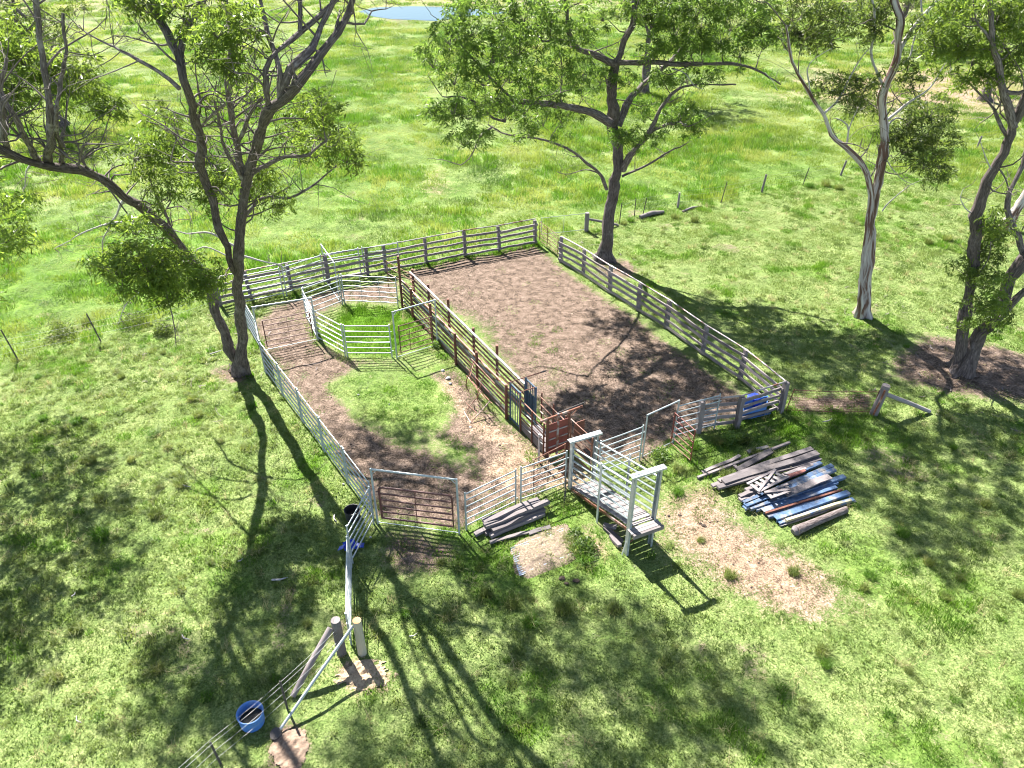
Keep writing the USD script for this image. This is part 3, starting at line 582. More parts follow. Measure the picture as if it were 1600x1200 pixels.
panel('cattle_panel', (-12.51, 32.09), (-11.36, 30.05), 'galvanised rail panel half hidden behind the forked tree trunk', LG)
panel('cattle_panel', (-13.4, 34.3), (-12.51, 32.09), 'galvanised rail panel behind the forked tree trunk, at the back left corner of the yards', LG)
panel('cattle_panel', (-13.4, 34.3), (-11.53, 35.25), 'leftmost galvanised rail panel in front of the grey timber back fence', LG)
panel('cattle_panel', (-11.5, 35.3), (-9.78, 36.8), 'galvanised rail panel before the timber back fence, left of the tall open arch', LG)
panel('cattle_panel', (-9.7, 36.85), (-7.98, 37.6), 'galvanised rail panel before the timber back fence, right of the tall open arch', LG)
panel('cattle_panel', (-7.9, 37.62), (-6.0, 38.3), 'thin railed galvanised panel before the back fence nearest the rusty race', LG, r=.018)
panel('cattle_panel', (-4.62, 19.05), (-5.05, 17.15), 'galvanised rail panel angling out from the red gate towards the camera past the blue scrap', LG)
panel('cattle_panel', (-5.05, 17.1), (-4.55, 14.1), 'galvanised rail panel seen end on, running to the pair of thick corner posts', LG, hgt=1.3)
# octagonal forcing pen
O = dict(p1=(-5.6, 34.2), p2=(-8.41, 34.47), p3=(-9.95, 33.02), p4=(-8.98, 30.91), p5=(-7.41, 29.52), p6=(-5.3, 29.5))
OG = 'galvanised panels of the round forcing pen'
panel('forcing_pen_panel', O['p1'], O['p2'], 'back panel of the round forcing pen with two upright braces, touching the race', OG, mids=2)
panel('forcing_pen_panel', O['p2'], O['p3'], 'back left slanting galvanised panel of the round forcing pen', OG)
panel('forcing_pen_panel', O['p3'], O['p4'], 'galvanised panel of the round forcing pen seen steeply end on, beside the brown pipe gate', OG)
panel('forcing_pen_panel', O['p4'], O['p5'], 'front left slanting galvanised panel of the round forcing pen', OG)
panel('forcing_pen_panel', O['p5'], O['p6'], 'front galvanised panel of the round forcing pen, facing the camera over bright grass', OG)
# front line
panel('cattle_panel', (-1.56, 18.66), (.17, 19.9), 'galvanised rail panel right of the red gate, behind the stacked sleepers', 'front rail panels by the loading ramp')
panel('cattle_panel', (.25, 19.95), (1.93, 20.85), 'galvanised rail panel joined to the left rear post of the loading ramp', 'front rail panels by the loading ramp')
panel('cattle_panel', (3.05, 21.35), (4.76, 22.3), 'galvanised rail panel in shade behind the right side of the loading ramp', 'front rail panels by the loading ramp')
panel('cattle_panel', (6.13, 23.5), (7.95, 24.25), 'galvanised rail panel overlapping the inside of the short timber fence', 'front rail panels by the loading ramp')

# ------------------------------------------------------------------ tall gate frames
def arch(name, a, b, h, label, group=None, mat='galvanised', r=.035, h2=None, brace=True):
    a, b = xy(a), xy(b); t = thing(name, label, 'gateway', a, group); h2 = h2 or h; d = unit(b - a)
    part(t, 'post', tube([a - UPV * .1, a + UPV * h], r, 8), mat); part(t, 'post', tube([b - UPV * .1, b + UPV * h2], r, 8), mat)
    part(t, 'header', tube([a + UPV * (h - r) - d * .03, b + UPV * (h2 - r) + d * .03], r, 8), mat)
    part(t, 'sill', tube([a + UPV * .04, b + UPV * .04], .016, 6), mat)
    if brace:
        for e, s in ((a, 1), (b, -1)):
            part(t, 'corner_brace', tube([e + UPV * (h - .25), e + d * s * .2 + UPV * (h - r)], .014, 6), mat)
    return t
def pipe_gate(name, a, b, label, mat, z0=.2, h=1.3, bars=6, mids=(.5,), r=.02, group=None, rounded=False, brace=None):
    a, b = xy(a), xy(b); t = thing(name, label, 'gate', a, group); d = unit(b - a); L = np.linalg.norm(b - a)
    if rounded:
        c = .14; path = [a + UPV * z0, a + UPV * (z0 + h - c)] + [a + d * (c - c * math.cos(q)) + UPV * (z0 + h - c + c * math.sin(q)) for q in (.5, 1.0)] + [a + d * c + UPV * (z0 + h), b - d * c + UPV * (z0 + h)]
        path += [b - d * (c - c * math.sin(q)) + UPV * (z0 + h - c + c * math.cos(q)) for q in (.5, 1.0)] + [b + UPV * (z0 + h - c), b + UPV * z0, a + UPV * z0]
        part(t, 'frame', tube(path, r * 1.2, 8), mat)
    else:
        for e in (a, b): part(t, 'stile', tube([e + UPV * (z0 - .02), e + UPV * (z0 + h + .02)], r * 1.15, 8), mat)
    for z in np.linspace(z0, z0 + h, bars)[(1 if rounded else 0):(-1 if rounded else None)]:
        part(t, 'bar', tube([a + UPV * z, (a + b) / 2 + UPV * (z + _rb.normal() * .008), b + UPV * z], r, 8, caps=False), mat)
    for m in mids:
        c = a + d * L * m + np.cross(d, UPV) * (r + .008)
        part(t, 'upright', plank(c + UPV * z0, c + UPV * (z0 + h), .05 if rounded else .035, .014, up=d), mat)
    if brace:
        part(t, 'brace', tube([a + d * L * brace[0] + UPV * (z0 + h * brace[1]), a + d * L * brace[2] + UPV * (z0 + h * brace[3])], r * .8, 6), mat)
    for z in (z0 + .2, z0 + h - .2): part(t, 'hinge', tube([a + UPV * z, a - d * .09 + UPV * z], .016, 6), mat)
    return t
arch('entry_arch', (-4.5, 19.02), (-1.74, 18.52), 2.38, 'tall galvanised frame around the red gate at the front of the left yard')
pipe_gate('pipe_gate', (-4.32, 18.98), (-1.92, 18.56), 'dull red six bar gate with rounded corners, shut inside the tall front frame', 'brown_gate', z0=.28, h=1.35, rounded=True, r=.032)
arch('entry_arch', (-11.3, 29.95), (-8.98, 30.98), 2.3, 'tall galvanised frame over the brown gate beside the forked tree', h2=2.2)
pipe_gate('pipe_gate', (-11.05, 30.08), (-9.15, 30.9), 'thin brown pipe gate between the forked tree and the round forcing pen', 'brown_gate', z0=.2, h=1.3, bars=6, r=.022)
arch('entry_arch', (-5.13, 29.41), (-3.4, 30.5), 2.35, 'tall galvanised frame between the round forcing pen and the rusty race')
pipe_gate('pipe_gate', (-4.95, 29.53), (-3.6, 30.38), 'thin brown pipe gate standing between the forcing pen and the race', 'brown_gate', z0=.2, h=1.35, bars=6, mids=(.3,), r=.022)
arch('entry_arch', (-9.74, 36.88), (-8.66, 34.72), 2.15, 'tall galvanised arch crossing the lane behind the round forcing pen', brace=False, r=.03)
arch('entry_arch', (4.85, 22.46), (6.14, 23.35), 1.98, 'galvanised arch over the open gateway right of the loading ramp', r=.03, brace=False)
pipe_gate('pipe_gate', (6.02, 23.2), (6.56, 22.15), 'narrow rusty red gate swung open towards the timber heap', 'red_paint', z0=.12, h=1.38, bars=6, mids=(), r=.018, brace=(0, 1, 1, .55))
pipe_gate('pipe_gate', (.75, 20.45), (1.85, 21.3), 'rusty pipe gate standing behind the front panel by the loading ramp', 'rusty_steel', z0=.15, h=1.4, bars=6, mids=(.45,), r=.02)
pipe_gate('pipe_gate', (2.15, 22.6), (2.82, 21.5), 'rusty rail wing from the crush head to the loading ramp', 'rusty_steel', z0=.15, h=1.5, bars=6, mids=(), r=.022)

# ------------------------------------------------------------------ timber post and rail fences
def post_rail(name, pts, label, h=1.5, rails=(.16, .52, .86, 1.18), top_pipe=True, group=None, post_w=.17, mats=('dark_timber', 'weathered_timber'), side=1, first=True, last=True, tops=None):
    pts = [xy(p) for p in pts]; t = thing(name, label, 'fence', pts[0], group)
    for n, p in enumerate(pts):
        if (n == 0 and not first) or (n == len(pts) - 1 and not last): continue
        d = unit(pts[min(n + 1, len(pts) - 1)] - pts[max(n - 1, 0)]); hh = h + _rb.normal() * .03
        part(t, 'post', plank(p - UPV * .1, p + UPV * hh + d * _rb.normal() * .03, post_w * (1 + _rb.normal() * .1), post_w * .9, up=d, segs=3, wob=.012), mats[0])
    for a, b in zip(pts[:-1], pts[1:]):
        d = unit(b - a); s = np.cross(d, UPV) * side * (post_w * .5 + .02)
        for z in rails:
            part(t, 'rail', plank(a + s - d * .08 + UPV * (z + _rb.normal() * .02), b + s + d * .08 + UPV * (z + _rb.normal() * .02), .055, .125 + _rb.normal() * .012, segs=4, wob=.012), mats[1])
        if top_pipe:
            za, zb = h + .03, h + .03
            part(t, 'top_rail', tube([a + UPV * za, (a + b) / 2 + UPV * (za + _rb.normal() * .01), b + UPV * zb], .035, 8), 'grey_pipe')
    return t
BK = [ground(u, v) for u, v in [(836, 381), (780, 392), (726, 400), (666, 412), (603, 424), (574, 429.5), (514, 441), (455, 453), (392, 466), (345, 478)]]
post_rail('timber_fence', BK, 'long grey timber post and rail fence across the back of the yards', h=1.5, side=-1)
RT = [ground(u, v) for u, v in [(876, 409), (911, 429), (952, 457), (997, 484), (1041, 512), (1097, 553), (1156, 592), (1216, 643)]]
post_rail('timber_fence', RT, 'long pale timber post and rail fence down the right side of the big dirt yard', h=1.45, side=1, last=False, mats=('weathered_timber', 'weathered_timber'))
FR = [(7.22, 24.0), (8.76, 24.3), (10.75, 25.28)]
post_rail('timber_fence', FR, 'short grey timber rail fence at the front right corner before the blue tubs', h=1.48, side=-1, mats=('weathered_timber', 'weathered_timber'), rails=(.2, .5, .8, 1.12), post_w=.2)
pipe_gate('pipe_gate', ground(843, 380), ground(871, 402), 'dark rusty pipe gate in the far corner of the big dirt yard', 'dark_rust', z0=.2, h=1.1, bars=6, mids=(.45,), r=.017)
t = pipe_gate('field_gate', ground(846, 369), ground(914, 361.5), 'thin galvanised field gate beyond the far corner of the yards', 'galvanised_dull', z0=.12, h=1.0, bars=2, mids=(.5,), r=.017)
def round_post(name, p, h, r, label, mat='weathered_timber', top=None, group=None, lean=(0, 0)):
    p = xy(p); t = thing(name, label, 'post', p, group); e = p + np.array([lean[0], lean[1], h])
    q = [p - UPV * .1 + (e - p) * 0, p + (e - p) * .35, p + (e - p) * .7, e]
    part(t, 'shaft', tube(q, [r * 1.04, r, r * .98, r * .96], 14, caps=True, seed=int(h * 100), rough=.03), mat)
    if top: part(t, 'sawn_top', tube([e + UPV * .001, e + UPV * .006], r * .95, 14), top)
    return t
round_post('gate_post', ground(916, 361), 1.15, .13, 'grey timber gate post behind the middle tree, holding the thin field gate')
def stay(name, a, b, r, label, mat):
    t = thing(name, label, 'brace', xy(b))
    part(t, 'pole', tube([a, (np.asarray(a) + b) / 2 + UPV * .02, b], [r, r * 1.05, r * .95], 10, seed=5, rough=.04), mat); return t
g0 = ground(916, 361); stay('fence_stay', g0 + UPV * .75 + np.array([.1, 0, 0]), ground(966, 353) + UPV * .05, .07, 'grey timber stay leaning on the gate post behind the middle tree', 'weathered_timber')
# mesh gate and strainer on the right
p0, p1 = xy((10.98, 25.35)), xy((14.4, 25.22))
t = thing('wire_gate', 'low rusty wire gate strung between the yard corner and the leaning strainer post', 'gate', p0)
for e in (p0 + np.array([.05, 0, 0]), p1):
    part(t, 'stile', tube([e + UPV * .05, e + UPV * 1.12 + np.array([.12 if e[0] < 12 else .05, 0, 0])], .018, 6), 'dark_rust')
for n, z in enumerate(np.linspace(.08, 1.05, 9)):
    part(t, 'bottom_bar' if n == 0 else 'top_bar' if n == 8 else 'wire', tube([p0 + UPV * z + np.array([.05 + .12 * z, 0, 0]), (p0 + p1) / 2 + UPV * (z - .04), p1 + UPV * z], .016 if n in (0, 8) else .006, 6), 'dark_rust')
round_post('strainer_post', (14.5, 25.2), 1.38, .16, 'stout grey strainer post with a rusty strip at the end of the wire gate', lean=(.15, 0))
part('/World/strainer_post', 'rusty_strip', tube([(14.42, 25.05, .05), (14.5, 25.03, .7), (14.57, 25.05, 1.25)], .04, 8), 'rusty_steel')
stay('fence_stay', np.array([14.75, 25.2, .95]), ground(1452, 645) + UPV * .06, .085, 'pale grey log stay propping the strainer post on the right', 'pale_timber')

# ------------------------------------------------------------------ corner strainers at the front left
round_post('strainer_post', (-4.78, 13.88), 1.38, .135, 'old dark weathered strainer post, left one of the front pair', 'dark_timber', top='weathered_timber')
round_post('strainer_post', (-4.2, 13.87), 1.38, .125, 'new treated pine post with an orange sawn top, right one of the front pair', 'treated_pine', top='pine_end')
stay('fence_stay', np.array([-4.93, 13.8, 1.15]), ground(458, 1090) + UPV * .06, .085, 'long grey timber stay slanting from the old strainer post to the ground', 'weathered_timber')
sb = ground(436, 1146)
t = stay('pipe_stay', np.array([-4.32, 13.82, 1.22]), sb + UPV * .08, .042, 'galvanised pipe stay slanting from the pine post to a round foot plate', 'galvanised')
part(t, 'foot_plate', tube([sb + np.array([-.05, -.03, .02]), sb + np.array([-.07, -.05, .09])], .15, 16), 'picket')
part(t, 'blue_sleeve', tube([np.array([-4.36, 13.78, 1.18]), np.array([-4.36, 13.78, 1.18]) + (sb - np.array([-4.36, 13.78, 1.18])) * .16], .046, 8), 'blue_steel', label='blue painted top of the stay')

# ------------------------------------------------------------------ wire fences
def wire_fence(name, pts, zs, label, posts=(), sag=.03, r=.0035):
    pts = [xy(p) for p in pts]; t = thing(name, label, 'wire fence', pts[0])
    for z in zs:
        P = []
        for a, b in zip(pts[:-1], pts[1:]):
            for k in np.linspace(0, 1, 5)[:-1]: P.append(a + (b - a) * k + UPV * (z - sag * 4 * k * (1 - k)))
        P.append(pts[-1] + UPV * z)
        part(t, 'wire', tube(P, r, 5), 'wire')
    return t
def star_picket(p, h, label, lean=(0, 0), group='steel pickets of the wire fences', wood=False):
    p = xy(p); t = thing('fence_post' if wood else 'steel_picket', label, 'fence post', p, group if not wood else None); e = p + np.array([lean[0], lean[1], h])
    if wood:
        part(t, 'shaft', tube([p - UPV * .1, (p + e) / 2, e], [.075, .07, .065], 9, seed=3, rough=.05), 'weathered_timber'); return
    for k in range(3):
        a = k * 2.094; s = np.array([math.cos(a), math.sin(a), 0])
        part(t, 'fin', plank(p - UPV * .1 + s * .016, e + s * .016, .032, .008, up=np.cross(s, UPV)), 'picket')
lw = [(-4.78, 13.75), ground(449, 1107), ground(346, 1195), ground(240, 1290)]
wire_fence('wire_fence', lw, (.35, .65, .95, 1.12), 'plain wires running from the old strainer post past the blue tub to the lower left')
star_picket(ground(449, 1107), 1.17, 'dark steel picket beside the foot of the grey timber stay')
star_picket(ground(346, 1195), .9, 'dark steel picket at the bottom edge just below the blue tub', lean=(-.1, .05))
lf = [ground(-60, 580), ground(28, 561), ground(158, 533), ground(262, 508), ground(345, 478)]
wire_fence('wire_fence', lf, (.4, .75, 1.05), 'sagging wire fence across the left edge between grazed lawn and long grass')
star_picket(lf[1], 1.45, 'leaning steel picket at the far left edge of the picture', lean=(-.28, .1))
star_picket(lf[2], 1.4, 'leaning steel picket in the left wire fence between two dark bushes', lean=(-.3, .1))
rf = [ground(967.6, 349), ground(991, 338), ground(1004, 336), ground(1059, 325), ground(1126, 317), ground(1190, 300), ground(1254, 289), ground(1313, 274), ground(1420, 255), ground(1526, 231), ground(1640, 205)]
wire_fence('wire_fence', rf, (.4, .8, 1.1), 'thin wire fence crossing the paddock behind the middle and pale trees', r=.004)
for n, (q, w, h, ln, lb) in enumerate([(0, 0, 1.3, (.05, 0), 'steel picket just right of the middle tree trunk'), (1, 0, 1.2, (0, 0), 'steel picket left of the rotten log in the back fence'), (2, 0, 1.1, (.15, 0), 'leaning steel picket beside the left end of the rotten log'),
        (3, 1, 1.0, (0, 0), 'short timber fence post behind the right end of the rotten log'), (4, 0, 1.4, (.2, 0), 'lone steel picket between two timber posts in the back fence'), (5, 1, 1.2, (.1, 0), 'timber post of the back fence left of the pale gum'),
        (6, 0, 1.2, (.2, 0), 'slanted steel picket of the back fence near the pale gum'), (7, 1, 1.05, (.18, 0), 'leaning timber post of the back fence just left of the pale gum'), (9, 1, .9, (.1, 0), 'far timber fence post between the pale gum and the right hand trees')]):
    star_picket(rf[q], h, lb, ln, wood=bool(w))
for (a, b, r, lb) in [(ground(1000, 341), ground(1037, 333), .13, 'rotten dark log lying along the back wire fence'), (ground(1066, 331), ground(1096, 323), .06, 'thin dark pole lying in grass right of the rotten log')]:
    t = thing('fallen_log', lb, 'log', xy(a))
    part(t, 'stem', tube([a + UPV * r * .5, (a + b) / 2 + UPV * r * .9 + np.array([0, .12, 0]), b + UPV * r * .6], [r, r * 1.1, r * .7], 9, seed=8, rough=.12), 'dark_timber')

# ------------------------------------------------------------------ the rusty race and the cattle crush
RO, RA, RN = np.array([-.25, 24.87, 0]), unit([.491, -.871, 0]), unit([.871, .491, 0])
def rp(a, n, z=0.0): return RO + RA * a + RN * n + UPV * z
def race_side(n, stations, hts, zs, label, rr):
    t = thing('race_side', label, 'race rails', rp(stations[0], n))
    for s, h in zip(stations, hts):
        part(t, 'post', tube([rp(s, n, -.1), rp(s, n, h)], .06, 12), 'dark_rust')
        part(t, 'post_cap', tube([rp(s, n, h + .001), rp(s, n, h + .008)], .05, 12), 'rusty_steel')
    off = .085 if n < .5 else -.085
    for k, z in enumerate(zs):
        r = rr[k]
        r *= 1.2; pts = [rp(s, n + off, z + _rb.normal() * .014) for s in np.linspace(stations[0] - .1, stations[-1] + .1, 6)]
        part(t, 'rail', tube(pts, r, 8), 'grey_pipe' if k in (1, 5) else 'rusty_steel')
    return t
ST = [-10.6, -9.3, -7.06, -4.55, -2.5, 0]
t = race_side(.03, ST, [2.75, 1.6, 1.85, 1.6, 1.75, 1.62], [.12, .33, .54, .76, .98, 1.2, 1.42], 'left rail side of the long rusty race, nearer the round forcing pen', [.03, .028, .028, .034, .03, .034, .045])
part(t, 'kick_board', plank(rp(-6.9, .13, .1), rp(-.1, .13, .1), .02, .24), 'weathered_timber')
t = race_side(.93, [-11.2, -9.3, -7.06, -4.55, -2.4, -.05], [1.6, 1.6, 1.85, 1.6, 1.85, 1.4], [.15, .4, .65, .9, 1.15, 1.42], 'right rail side of the long rusty race, along the big dirt yard', [.03, .03, .034, .03, .034, .05])
part(t, 'kick_board', plank(rp(-6.9, .84, .1), rp(-.1, .84, .1), .02, .2), 'weathered_timber')
t = thing('slide_gate', 'thin rusty bars of the drafting gate at the far mouth of the race', 'gate', rp(-11.9, .0))
for k, z in enumerate((.5, .85, 1.2, 1.5)):
    part(t, 'bar', tube([rp(-12.4, .05, z + .25), rp(-10.7, .78, z)], .018, 6), 'rusty_steel')
for s in (0., 1.): part(t, 'stile', tube([rp(-12.4 + 1.7 * s, .05 + .73 * s, .3 + .0), rp(-12.4 + 1.7 * s, .05 + .73 * s, 1.8 - .28 * s)], .02, 6), 'rusty_steel')
# blue sliding side gates
def bar_gate(label, a0, a1, n, z0, z1, bars, mat, solid=None):
    t = thing('crush_gate', label, 'crush gate', rp(a0, n))
    for a in (a0, a1): part(t, 'stile', plank(rp(a, n, 0), rp(a, n, z1), .06, .06, up=RN), mat)
    for z in (z0, z1 - .05): part(t, 'cross_rail', plank(rp(a0 + .031, n, z), rp(a1 - .031, n, z), .05, .05), mat)
    for k in range(bars):
        a = a0 + (a1 - a0) * (k + 1) / (bars + 1)
        part(t, 'bar', tube([rp(a, n, z0), rp(a, n, z1 - .05)], .018, 8), mat)
    if solid: part(t, 'sheet', plank(rp(a0 + .04, n + .03, (solid[0] + solid[1]) / 2), rp(a1 - .04, n + .03, (solid[0] + solid[1]) / 2), .006, solid[1] - solid[0]), mat)
    return t
bar_gate('blue barred slide gate on the near side of the crush entrance', .17, .93, .12, .12, 1.8, 3, 'blue_frame')
bar_gate('blue barred slide gate with sheeted lower half, far side of the crush entrance', .17, .94, .8, .12, 1.8, 5, 'blue_frame', solid=(.2, 1.25))
t = thing('pull_bar', 'long dark bar laid across the top of the blue crush gates', 'steel bar', rp(.2, .05))
part(t, 'rod', tube([rp(.2, .02, 1.84), rp(.2, 1.6, 1.84)], .022, 8), 'dark_rust'); part(t, 'grip', tube([rp(.2, 1.45, 1.84), rp(.2, 1.72, 1.84)], .03, 8), 'picket')
part(t, 'rod', tube([rp(.9, .1, 1.78), rp(.9, .85, 1.78)], .02, 8), 'dark_rust')
# crush cage
t = thing('crush_cage', 'narrow rusty pipe crush between the blue gates and the red head bail', 'cattle crush', rp(1.0, .12))
for n, zs in ((.14, (.62, .9, 1.18, 1.45)), (1.0, (.3, .62, .95, 1.3))):
    for z in zs: part(t, 'side_rail', tube([rp(.96, n, z), rp(2.74, n, z)], .024, 8), 'rusty_steel')
    for a in (1.0, 1.85, 2.7): part(t, 'upright', plank(rp(a, n + (.04 if n > .5 else -.04), 0), rp(a, n + (.04 if n > .5 else -.04), 1.5), .045, .045, up=RN), 'dark_rust')
part(t, 'side_sheet', plank(rp(.98, .14, .3), rp(2.7, .14, .3), .008, .5), 'dark_timber')
part(t, 'floor_plate', plank(rp(.98, .57, .03), rp(2.7, .57, .03), .8, .04), 'dark_timber')
for z in (.35, .7, 1.0): part(t, 'rod', tube([rp(1.05, .12, z), rp(2.65, .12, z + .12)], .014, 6), 'wire')
t = thing('head_bail', 'red steel head bail with barred doors at the front end of the crush', 'head bail', rp(2.82, .15))
for n in (.17, .60, 1.08): part(t, 'upright', plank(rp(2.84, n, -.05), rp(2.84, n, 1.72 + (.12 if n == .6 else 0)), .07, .09, up=RN), 'dark_rust' if n != .6 else 'grey_pipe')
for n0, n1 in ((.21, .55), (.65, 1.03)):
    for k in range(4): part(t, 'door_plate', plank(rp(2.86, n0, .27 + .36 * k), rp(2.86, n1, .27 + .36 * k), .02, .32), 'red_paint')
    for k in range(3): part(t, 'door_strip', plank(rp(2.885, n0, .45 + .36 * k), rp(2.885, n1, .45 + .36 * k), .02, .05), 'grey_pipe')
part(t, 'head_bar', tube([rp(2.84, -.15, 1.76), rp(2.84, 1.65, 1.8)], .045, 8), 'rusty_steel')
part(t, 'lever', tube([rp(2.84, .5, 1.88), rp(2.84, 1.75, 1.95)], .02, 6), 'picket'); part(t, 'lever_brace', tube([rp(2.84, 1.2, 1.55), rp(2.84, 1.6, 1.88)], .018, 6), 'rusty_steel')
part(t, 'side_plate', plank(rp(2.9, 1.3, .75), rp(2.9, 1.75, .75), .03, .9), 'dark_rust')
round_post('steel_post', rp(2.95, -.25), 1.3, .04, 'single slim grey steel post left of the red head bail', 'grey_pipe')
# rusty calf cradle leaning on the race
t = thing('calf_cradle', 'rusty tipping frame of bent pipes leaning against the left side of the race', 'cattle cradle', rp(-1.3, -.5))
for a in (-2.5, -1.5):
    q = [rp(a, -.1, 1.35), rp(a + .05, -.32, 1.05), rp(a + .05, -.36, .7), rp(a, -.2, .35), rp(a, -.08, .1)]
    part(t, 'hoop', tube(q, .022, 8), 'rusty_steel')
    part(t, 'hoop', tube([p + RN * -.45 + RA * .6 for p in q[:4]], .02, 8), 'rusty_steel')
for z, n in ((1.35, -.1), (1.0, -.34), (.45, -.25)): part(t, 'long_bar', tube([rp(-2.75, n, z), rp(-.7, n, z - .05)], .02, 8), 'rusty_steel')
part(t, 'long_bar', tube([rp(-2.3, -.55, .9), rp(-.6, -.6, .8)], .02, 8), 'rusty_steel')
part(t, 'leg', tube([rp(-1.23, -1.12, .03), rp(-1.5, -.3, .5)], .02, 8), 'rusty_steel'); part(t, 'leg', tube([rp(-.42, -1.33, .03), rp(-.75, -.3, .5)], .02, 8), 'rusty_steel')
part(t, 'foot_bar', tube([rp(-1.2, -1.25, .03), rp(-.42, -1.35, .03)], .016, 8), 'grey_pipe'); part(t, 'foot_bar', tube([rp(-1.7, -.9, .03), rp(-.9, -.85, .03)], .016, 8), 'rusty_steel')
part(t, 'cross_bar', tube([rp(-2.5, -.1, 1.3), rp(-1.9, -.6, 1.1)], .018, 8), 'rusty_steel')

# ------------------------------------------------------------------ loading ramp
FL, FRt, RL, RR = np.array([3.63, 17.62, 0]), np.array([4.5, 18.02, 0]), np.array([2.02, 20.72, 0]), np.array([2.93, 21.14, 0])
t = thing('loading_ramp', 'galvanised cattle loading ramp with two tall arched ends and a slatted timber deck', 'loading ramp', FL)
DL = unit(FL - RL); DW = unit(FRt - FL); Lr = np.linalg.norm(FL - RL)
zd = lambda s: .12 + 1.0 * min(max((s - .0) / (Lr - .35), 0), 1)
for p, h, nm in ((FL, 3.24, 'a'), (FRt, 3.24, 'b'), (RL, 2.14, 'c'), (RR, 2.14, 'd')):
    side = DW if nm in 'ac' else -DW
    part(t, 'post', plank(p - UPV * .1, p + UPV * h, .17, .012, up=side), 'galvanised')                      # channel web
    for s in (-1, 1): part(t, 'post_flange', plank(p + DL * s * .079 + side * .035 - UPV * .1, p + DL * s * .079 + side * .035 + UPV * h, .06, .01, up=DL), 'galvanised_dull')
for a, b, h in ((FL, FRt, 3.28), (RL, RR, 2.18)):
    part(t, 'header', plank(a - DW * .12 + UPV * h, b + DW * .14 + UPV * h, .2, .012), 'galvanised')
    for s in (-1, 1): part(t, 'header_lip', plank(a - DW * .12 + UPV * (h - .035) + DL * s * .095, b + DW * .14 + UPV * (h - .035) + DL * s * .095, .01, .056), 'galvanised')
    part(t, 'header_rib', plank(a - DW * .118 + UPV * (h + .012), b + DW * .138 + UPV * (h + .012), .03, .012), 'galvanised_dull')
for base in (RL, RR):
    side = 1 if base is RL else -1
    ins = DW * side * .05
    for k in range(6):
        z0 = .42 + k * .285
        part(t, 'side_rail', tube([base + ins + DL * .02 + UPV * (zd(0) + z0 - .1), base + ins + DL * (Lr - .03) + UPV * (zd(Lr) + z0 - .1)], .033, 10), 'galvanised')
    m = base + DL * Lr * .53 - ins * .6
    part(t, 'mid_post', plank(m - UPV * .1, m + UPV * (zd(Lr * .53) + 1.85), .09, .03, up=DW), 'galvanised')
    part(t, 'deck_bearer', plank(base + DL * .05 + DW * side * .03 + UPV * (zd(0) - .085), base + DL * (Lr + .0) + DW * side * .03 + UPV * (zd(Lr) - .085), .05, .1), 'rusty_steel')
nb = 19
for k in range(nb):
    s = .1 + (Lr - .1) * (k + .5) / nb; c = (RL + RR) / 2 + DL * s + UPV * (zd(s))
    part(t, 'deck_board', plank(c - DW * .47, c + DW * .47, (Lr - .1) / nb - .022, .035, up=unit(np.cross(DW, DL + UPV * .29)) * -1), 'pale_timber')
    if k % 2 == 0: part(t, 'cleat', plank(c - DW * .42 + UPV * .035, c + DW * .42 + UPV * .035, .04, .03), 'weathered_timber')
for n_, (dz, w) in enumerate(((0.0, .12), (0.0, .12), (-.03, .08))):
    c = (FL + FRt) / 2 + DL * (.10 + .135 * n_) + UPV * (zd(Lr) + dz)
    part(t, 'landing_board', plank(c - DW * .54, c + DW * .56, w, .05 if n_ < 2 else .15), 'pale_timber' if n_ < 2 else 'weathered_timber')
part(t, 'front_brace', tube([FL + UPV * .5 + DL * .05, FRt + UPV * .95 + DL * .05], .02, 6), 'grey_pipe'); part(t, 'front_brace', tube([FL + DW * .3 + UPV * .8 + DL * .02, FRt + DW * .05 + UPV * .55 + DL * .04], .02, 6), 'grey_pipe')
part(t, 'foot_strap', plank(FL - DW * .13 + UPV * .0, FL - DW * .02 + UPV * .55, .06, .008, up=DW), 'galvanised')
t = thing('steel_rod_pair', 'two thin black rods leaning against the left rear post of the loading ramp', 'rods', ground(881, 787))
part(t, 'rod', tube([ground(881, 787), RL + np.array([-.12, -.1, 1.25])], .014, 6), 'picket'); part(t, 'rod', tube([ground(884, 780), RL + np.array([-.2, -.1, .9])], .014, 6), 'picket')
for n, (u0, v0, u1, v1, lb) in enumerate([(945, 826, 971, 850, 'dark timber offcut lying in shade under the loading ramp'), (955, 838, 968, 856, 'second dark offcut under the ramp, nearer its front post'), (943, 822, 962, 828, 'short pale offcut at the shaded left edge beneath the ramp')]):
    a, b = ground(u0, v0), ground(u1, v1); single('timber_offcut', tuple(x if i else x - a for i, x in enumerate(plank(a + UPV * .06, b + UPV * .09, .16, .1, segs=2, wob=.01))), 'dark_timber' if n < 2 else 'weathered_timber', lb, 'timber offcut', loc=a)

# ------------------------------------------------------------------ timber and purlin heaps
def board(u0, v0, u1, v1, w, tk, mat, label, z=.05, z1=None, group='boards and purlins in the right hand heap', name='timber_board', cat_='board'):
    z1 = z if z1 is None else z1; a, b = ground(u0, v0, z), ground(u1, v1, z1)
    return single(name, tuple(x - a if i == 0 else x for i, x in enumerate(plank(a, b, w, tk, segs=4, wob=.014))), mat, label, cat_, group, loc=a)
def purlin(u0, v0, u1, v1, w, h, mat, label, z):
    """pressed steel channel lying open side down"""
    a, b = ground(u0, v0, z), ground(u1, v1, z); d = unit(b - a); s = np.cross(d, UPV)
    g = cat([plank(a, b, w, .006), plank(a + s * (w / 2 - .004) - UPV * h / 2, b + s * (w / 2 - .004) - UPV * h / 2, .006, h), plank(a - s * (w / 2 - .004) - UPV * h / 2, b - s * (w / 2 - .004) - UPV * h / 2, .006, h)])
    g = (g[0] - a, *g[1:])
    return single('steel_purlin', g, mat, label, 'steel purlin', 'boards and purlins in the right hand heap', loc=a)
